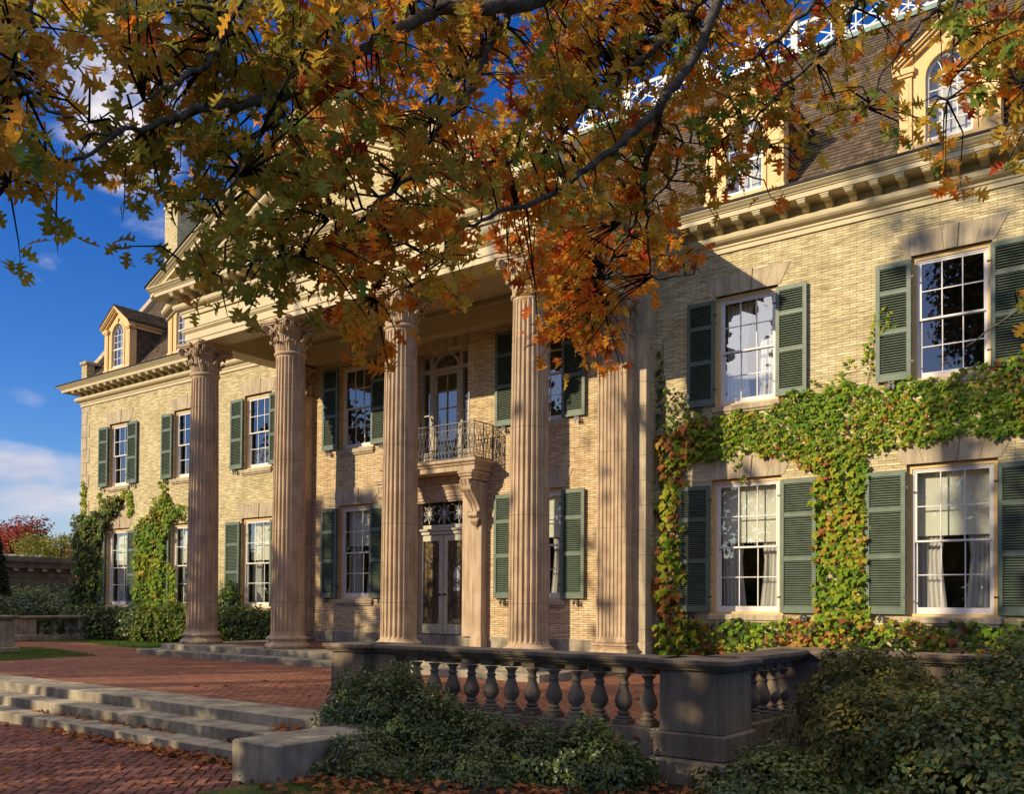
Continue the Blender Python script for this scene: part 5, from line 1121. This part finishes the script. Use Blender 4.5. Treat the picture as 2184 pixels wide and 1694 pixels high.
MATS = ['oak_olive', 'oak_brown', 'oak_orange', 'oak_gold', 'oak_red', 'oak_green']
def palette(u, v, far):
    if far: return (.0, .1, .45, .15, .3, .0) if u < 1000 else (.05, .2, .3, .35, .05, .05)
    if v > 600 and u > 1900: return (.1, .3, .1, .45, 0, .05)
    if u < 680: return (.60, .32, .02, .03, .035 if v < 150 else .01, .02) if v < 430 else (.80, .19, .0, .0, 0, .01)
    if v > 450: return (.08, .22, .46, .16, .06, .02) if u < 1050 else (.02, .06, .64, .18, .08, .02)
    if u < 1080: return (.30, .24, .20, .14, .05, .07)
    if u < 1420: return (.16, .18, .24, .31, .02, .09)
    return (.14, .26, .17, .30, .03, .10)
lp, ls, lmi, lnr, lrl = [], [], [], [], []; tw = MB(); twn = 0
tries = 0; NCL = 0
def add_cluster(u, v, d, far=False, nl=None, sc_=1.0):
    global NCL, twn
    d += .30; c = at(u, v, d); nd = nodes[np.argmin(((nodes-c)**2).sum(1))]; L = np.linalg.norm(c-nd)
    if L > 1.6: nd = c+(nd-c)/L*1.2
    mid = (nd+c)/2+rng.normal(0, .05*max(L, .3), 3)+np.array([0, 0, .06]); pal = np.array(palette(u, v, far)); pal = pal/pal.sum()
    dirv = (c-nd)/(L+1e-6); tip = c+dirv*.10+np.array([0, 0, -.05])
    tw.tube([tuple(nd), tuple(mid), tuple(c), tuple(tip)], [.010, .007, .0045, .002], 4)
    main = rng.choice(6, p=pal); n = nl or rng.integers(5, 10)
    for k in range(n):
        t_ = rng.random()**.6; p = mid*(1-t_)+tip*t_+rng.normal(0, .035, 3); o_ = rng.normal(0, 1, 3); o_[2] = o_[2]*.6-.45; o_ /= np.linalg.norm(o_)
        s = rng.uniform(.085, .165)*sc_; p = p+o_*.05; lp.append(p); ls.append(s); lrl.append(o_); nn = rng.normal(0, .55, 3)+np.array([.25, -.6, .35]); lnr.append(nn)
        lmi.append(main if rng.random() < .72 else rng.choice(6, p=pal))
    NCL += 1
while NCL < 1170 and tries < 90000:
    tries += 1; u = rng.uniform(-90, 2280); v = rng.uniform(-110, 800); D0 = den(min(max(u, 0), 2183), max(v, 0))
    if D0 <= 0.02: continue
    dd = dist(u, v); wgt = -math.log(1-min(D0, .95))/3.0*(dd/10.6)**2
    if rng.random() > wgt: continue
    add_cluster(u, v, dd+rng.normal(0, .45))
for i in range(110):      # deeper, sunlit parts of the crown
    u = rng.uniform(500, 1300); v = rng.uniform(20, 400)
    if den(u, v) > .5: add_cluster(u, v, dist(u, v)+2.6+rng.random()*1.2, True)
for i in range(45):      # crown above the picture
    u = rng.uniform(1350, 2900); v = rng.uniform(-1000, -110); add_cluster(u, v, rng.uniform(5.5, 9.5), sc_=1.3)
for i in range(22): add_cluster(rng.uniform(-350, 1350), rng.uniform(-420, -100), rng.uniform(5.6, 7.6))
for i in range(55): add_cluster(rng.uniform(2230, 2900), rng.uniform(-150, 560), rng.uniform(6.8, 9.0))
lp = np.array(lp); ls = np.array(ls); lmi = np.array(lmi); lrl = np.array(lrl); lnr = np.array(lnr)
z = lnr/np.linalg.norm(lnr, axis=1)[:, None]; y = lrl-z*(lrl*z).sum(1)[:, None]; y /= np.linalg.norm(y, axis=1)[:, None]; x = np.cross(y, z); Rl = np.stack((x, y, z), 2)*ls[:, None, None]
hf = rng.random(len(lp)); OAKC = strip_leaf([(y, x*(.9 if i % 2 else 1.05)) for i, (y, x) in enumerate(OAKP)], .55, .42); OAKB = strip_leaf([(y, x*(1.1 if i % 3 else .85)) for i, (y, x) in enumerate(OAKP)], -.25, .5)
for tpl_, msk in ((OAK, hf < .45), (OAKC, (hf >= .45) & (hf < .8)), (OAKB, hf >= .8)): scatter('foliage', *tpl_, TT(Rl[msk], lp[msk]), lmi[msk], MATS, OK_); tw.build('twigs', 'twig', OK_)

# --- fallen leaves
P = []
def strew(n, x0, x1, y0, y1, z, sp=.02):
    for _ in range(n): P.append((random.uniform(x0, x1), random.uniform(y0, y1), z+random.uniform(0, sp)))
strew(900, -9.0, -3.4, -13.6, -12.0, GZ+.055, .05); strew(260, -8, -3.2, -14.4, -12.6, GZ+.05, .03); strew(160, -5.2, -3.6, -11.9, -11.2, GZ+.06, .05)
for _ in range(420):
    t_ = random.random()**.7; P.append((-14.2+5.3*t_+random.gauss(0, .15), -12.98-abs(random.gauss(0, .07+.10*t_)), GZ+.008+random.random()*.05))
for _ in range(60): P.append((random.uniform(-10.4, -9.3), -12.48+random.gauss(0, .05)*0-random.random()*.10-.02, -1.845+random.random()*.03))
for _ in range(40): P.append((random.uniform(-9.9, -9.1), -12.04-random.random()*.16, -1.685+random.random()*.04))
for _ in range(90): P.append((random.uniform(-15.5, -11.5), -12.50+random.random()*.0-.02-random.random()*.06, -1.845+random.random()*.015))
for _ in range(220): P.append((random.uniform(-15, -4.8), random.uniform(-11, -5.6), TZ+.006+random.random()*.01))
for _ in range(420): P.append((random.uniform(-19, -9), random.uniform(-16.5, -13.1), GZ+.008))
P = np.array(P); fl_ = scatter('fallen_leaves', *OAKLOW, TT(rots(len(P), (0, 0, 1), .35, s=rng.uniform(.07, .15, len(P))), P), np.zeros(len(P), int), ['fallen']); fl_['kind'] = 'stuff'

# ================================================================ trees
def tree(name, label, x, y, z0_, h, r, n, s, mats, wts, seed=1, group=None, lo=.35, cone=False, tpl=LEAF2, cat='tree', bump=.22, trunk_h=.3):
    rr = random.Random(seed); T_ = empty(name, (x, y, z0_)); tag(T_, label, cat, group)
    ells = []
    if cone:
        for i in range(7): t_ = i/6; ells.append((x, y, z0_+h*(.12+.8*t_), r*(1-.86*t_), r*(1-.86*t_), h*.13))
    else:
        for i in range(9):
            a = rr.uniform(0, 2*pi); q = rr.uniform(.1, .62)*r; zz = z0_+h*rr.uniform(trunk_h+.12, .80); ells.append((x+q*cos(a), y+q*sin(a), zz, r*rr.uniform(.38, .6), r*rr.uniform(.38, .6), h*rr.uniform(.14, .2)))
    P_, Nn = blob_points(ells, n, lo=lo, bump=bump)
    scatter('crown', *tpl, TT(rots(n, Nn+[0, 0, .3], .7, s=rng.uniform(.6, 1.4, n)*s), P_), rng.choice(len(mats), n, p=np.array(wts)/sum(wts)), mats, T_)
    m = MB(); m.tube([(x, y, z0_), (x+.1, y, z0_+h*.25), (x, y+.1, z0_+h*.5), (x, y, z0_+h*.85)], [r*.075+.05, r*.055+.03, r*.035+.02, .02], 9)
    for e in ells[:7]:
        if not cone: m.tube([(x, y, z0_+h*.28), (x+(e[0]-x)*.5, y+(e[1]-y)*.5, z0_+h*.42), (e[0], e[1], e[2])], [r*.04+.02, r*.025+.01, .015], 6)
    m.build('trunk', 'bark', T_, True); return T_
def along(u, d, up=0): p = at(u, 1290, d); return float(p[0]), float(p[1])
# shade trees across the lawn, behind the camera: their crowns throw the shadows seen on house and garden
def shade_density(x0, z0):
    d = 0
    if x0 < -23.5:
        top = np.interp(x0, [-46, -38, -35, -33, -31.5, -30.3, -27.5, -26, -24.8, -23.5], [3.2, 2.6, 1.2, -.6, -2.6, -3.3, -3.3, -1.0, .5, 2.5])
        if z0 < top: d = 2.4
    elif x0 < -16.6:
        if z0 < np.interp(x0, [-23.5, -20, -18.2, -16.6], [2.9, 3.2, .6, -1.2]): d = 1.9
    if -22 < x0 < -12.4 and -6.3 < z0 < np.interp(x0, [-22, -16, -12.4], [-1.5, -3.3, -4.2]): d = 2.8
    if x0 > -8.4 and -9 < z0 < -4.4: d = 2.6
    if -12.4 < x0 < -8.4 and z0 > -7: d = .12
    if x0 > -4.9 and z0 < -4.15: d = 3.0
    if x0 <= -7.5 and z0 < -8.1: d = 2.6
    if x0 < -16 and z0 < -4: d = 2.6
    if -5.6 < x0 < -1.2 and -8.5 < z0 < -7.5: d = .8
    if -6.4 < x0 < -1.7 and z0 < np.interp(x0, [-6.4, -5.2, -4.4, 1.5], [-2.4, -1.4, -.2, .6]): d = max(d, 2.2)
    if -4.35 < x0 < -1.7 and z0 < 9.4: d = max(d, 1.0 if z0 > 3.2 else 1.7)
    if -5.5 < x0 < -1.7 and 6.7 < z0 < 9.6: d = max(d, 1.0)
    return d
trunks = [(-58, -50), (-50, -46), (-43, -51), (-36, -46), (-30, -50), (-24.5, -44), (-19, -49), (-12, -45), (-7, -52)]
SP = [[] for _ in trunks]
for _ in range(60000):
    x0 = rng.uniform(-46, 7); z0 = rng.uniform(-13, 10); D0 = shade_density(x0, z0)
    if rng.random() > D0/3.0: continue
    d = rng.uniform(24, 31); p = (x0-.52*d, -d, z0+.433*d)
    if p[2] < 1.2: continue
    k = min(range(len(trunks)), key=lambda i: abs(p[0]-trunks[i][0]-(trunks[i][0]+14)*.0)); SP[k].append(p)
shl = ['tall autumn tree behind the viewer shading the left wing, leftmost of its row', 'second autumn tree from the left in the row across the lawn', 'third autumn tree from the left in the row across the lawn', 'fourth autumn tree from the left in the row across the lawn', 'fifth autumn tree from the left in the row across the lawn', 'sixth autumn tree from the left in the row across the lawn', 'seventh autumn tree from the left in the row across the lawn', 'eighth autumn tree from the left in the row across the lawn', 'rightmost autumn tree in the row across the lawn']
for (tx, ty), pts, lb in zip(trunks, SP, shl):
    if len(pts) < 20: continue
    pts = np.array(pts); cx_, cy_ = pts[:, 0].mean(), pts[:, 1].mean(); T_ = empty('shade_tree', (cx_, cy_, GZ)); tag(T_, lb, 'tree', 'trees across the lawn')
    scatter('crown', *LEAF2, TT(rots(len(pts), (.4, .85, -.3), .8, s=rng.uniform(.30, .55, len(pts))), pts), np.zeros(len(pts), int), ['shade_leaf'], T_)
    m = MB(); zt_ = pts[:, 2].max()*.85; m.tube([(cx_, cy_, GZ-.1), (cx_+.2, cy_, zt_*.3), (cx_-.1, cy_+.3, zt_*.6), (cx_, cy_, zt_)], [.42, .32, .2, .05], 10)
    for k in range(14):
        q = pts[rng.integers(len(pts))]; m.tube([(cx_, cy_, zt_*.35), (cx_*.6+q[0]*.4, cy_*.5+q[1]*.5, min(q[2], zt_)*.7), tuple(q)], [.10, .06, .015], 6)
    m.build('trunk', 'bark', T_, True)
pts = np.column_stack((rng.uniform(-190, 90, 26000), rng.normal(-92, 3.5, 26000), np.zeros(26000))); pts[:, 2] = GZ+rng.random(26000)**.8*(10+3*np.sin(pts[:, 0]*.17)+2*np.sin(pts[:, 0]*.41+1))
wd_ = scatter('unseen_woodland', *LEAF2, TT(rots(len(pts), (0, .8, .2), .7, s=rng.uniform(1.2, 2.4, len(pts))), pts), rng.choice(3, len(pts)), ['shade_leaf', 'bush_b', 'bush']); wd_['kind'] = 'stuff'  # unseen tree belt, added to block horizon glow in the panes
tree('oak_tree', 'tall broad autumn tree far across the lawn, mirrored in the right hand windows', -11.5, -47, GZ, 28, 6.5, 15000, .42, ['shade_leaf', 'bush_b'], (.7, .3), 21)
# background, beyond the left corner
x_, y_ = along(60, 74); tree('maple_tree', 'red leaved maple rising behind the low roofs at the far left', x_, y_, -2.0, 9.2, 3.0, 9000, .22, ['maple_red'], (1,), 3, lo=.3, bump=.4)
x_, y_ = along(-20, 80); tree('maple_tree', 'pinkish red maple cut by the left edge behind the roofs', x_, y_, -2.0, 9.6, 3.4, 8000, .22, ['maple_red'], (1,), 8, lo=.3, bump=.4)
x_, y_ = along(128, 60); tree('locust_tree', 'yellow green tree beside the creeper covered house corner', x_, y_, -2.0, 6.9, 3.1, 9000, .17, ['tree_yel', 'bush_pale'], (.7, .3), 5, lo=.3, bump=.35)
x_, y_ = along(85, 68); tree('maple_tree', 'small orange tree between the red maple and the yellow green tree', x_, y_, -2.0, 6.4, 2.2, 5000, .2, ['tree_org', 'tree_yel'], (.7, .3), 6, lo=.3)
x_, y_ = along(40, 78); tree('maple_tree', 'low orange tree just above the grey slate roof', x_, y_, -2.0, 5.6, 3.2, 4000, .22, ['tree_org'], (1,), 7, lo=.3)
x_, y_ = along(-2, 42); tree('conifer_tree', 'narrow dark conifer at the left edge of the picture', x_, y_, -2.0, 4.6, .9, 7000, .12, ['conifer'], (1,), 9, lo=.3, cone=True)
def house(name, label, u, d, w_, dp, zr, ze, rot, wallm, roofm):
    x_, y_ = along(u, d); T_ = empty(name, (x_, y_, GZ)); tag(T_, label, 'house')
    c, s = cos(rot), sin(rot)
    def tr_(mb): mb.v = [(x_+a*c-b*s, y_+a*s+b*c, z) for a, b, z in mb.v]; return mb
    m = MB().box(-w_/2, w_/2, -dp/2, dp/2, GZ, ze); m.prism([(-dp/2, ze), (dp/2, ze), (0, zr)], -w_/2, w_/2, axis='x'); tr_(m).build('wall', wallm, T_)
    m = MB()
    for sg in (-1, 1): m.add([(-w_/2-.3, sg*(dp/2+.3), ze-.12), (w_/2+.3, sg*(dp/2+.3), ze-.12), (w_/2+.3, 0, zr+.08), (-w_/2-.3, 0, zr+.08), (-w_/2-.3, sg*(dp/2+.3), ze-.02), (w_/2+.3, sg*(dp/2+.3), ze-.02), (w_/2+.3, 0, zr+.2), (-w_/2-.3, 0, zr+.2)], [(0, 1, 2, 3), (7, 6, 5, 4), (0, 4, 5, 1), (0, 3, 7, 4), (1, 5, 6, 2)])
    rf_ = tr_(m).build('roof', roofm, T_)
    return T_, rf_, tr_
hs_, rf_, tr_ = house('distant_house', 'low house with grey slate roof and brick chimney behind the garden building', 62, 62, 13, 8, 2.9, .9, radians(30), 'redbrick', 'slate')
tr_(MB().box(3.4, 4.6, -1.6, -.4, .8, 3.7)).build('chimney', 'redbrick', rf_)
house('distant_house', 'second low grey roofed house partly behind the yellow green tree', 118, 68, 8, 7, 3.0, 1.0, radians(20), 'limestone', 'slate')
# garden building with a heavy entablature and an arched opening
gb = empty('garden_building', (-50.5, 6, TZ)); tag(gb, 'low dark weathered stone garden building with heavy cornice and an arched opening', 'building')
m = MB(); GX = -50.0; ca, cb = 4.9, 6.5; pts = [(ca+(cb-ca)*.5-cos(pi*i/12)*(cb-ca)/2, -.1+sin(pi*i/12)*(cb-ca)/2) for i in range(13)]
m.box(GX-1, GX, -9, ca, TZ, 1.2); m.box(GX-1, GX, cb, 14, TZ, 1.2)
for (a, za), (b, zb_) in zip(pts[:-1], pts[1:]): m.add([(GX, a, za), (GX, b, zb_), (GX, b, 1.2), (GX, a, 1.2), (GX-1, a, za), (GX-1, b, zb_)], [(0, 1, 2, 3), (0, 4, 5, 1)])
m.box(GX-1.02, GX-1, ca, cb, TZ, 1.2); m.build('wall', 'darkbrick', gb)
MB().sweep([(-.6, 1.2), (.05, 1.2), (.05, 1.45), (.12, 1.5), (.12, 1.62), (.35, 1.68), (.38, 1.9), (.5, 2.02), (.5, 2.08), (-.6, 2.1)], [(GX, -9), (GX, 14)]).build('cornice', 'darkbrick', gb)
for i in range(30): MB().box(GX+.1, GX+.34, -8.8+i*.75, -8.55+i*.75, 1.52, 1.66).build('dentil', 'granite', gb)
MB().box(GX-7, GX+.2, -9, 14, 2.1, 2.3).build('roof', 'darkbrick', gb)
for u, d, zc, r, lb in ((15, 47, -.4, 1.9, 'dark bush under the garden building at the left edge'), (55, 45, -.1, 1.7, 'tall dark bush left of the arched opening'), (122, 44, -.1, 1.6, 'dark bush right of the arched opening beside the house corner'), (90, 41, -.8, 1.5, 'low dark bush below the arched opening'), (30, 40, -.9, 1.4, 'low dark bush behind the left stone pier')):
    x_, y_ = along(u, d); shrub('bush', lb, [(x_, y_, zc-.5, r, r, 1.3), (x_+r*.7, y_+r*.5, zc-.8, r*.7, r*.7, 1.0), (x_-r*.6, y_-r*.4, zc-.8, r*.8, r*.8, 1.0)], 5200, .15, ['bush', 'bush_b', 'bush_pale'], (.7, .2, .1), 'bush', zmin=TZ, tpl=LEAF2)
shrub('hedge', 'dark hedge between the left balustrade and the creeper covered corner', [(x, -1.3-.6*(x+41), -.95, 1.0, .9, 1.05) for x in np.arange(-41.5, -36.4, .8)], 9000, .13, ['bush', 'bush_b', 'ivy_gap_dark'], (.6, .2, .2), 'hedge', zmin=TZ, tpl=LEAF2)
print('objects', len(bpy.data.objects), 'leaves', len(lp), 'clusters', NCL, 'pavers', cnt)
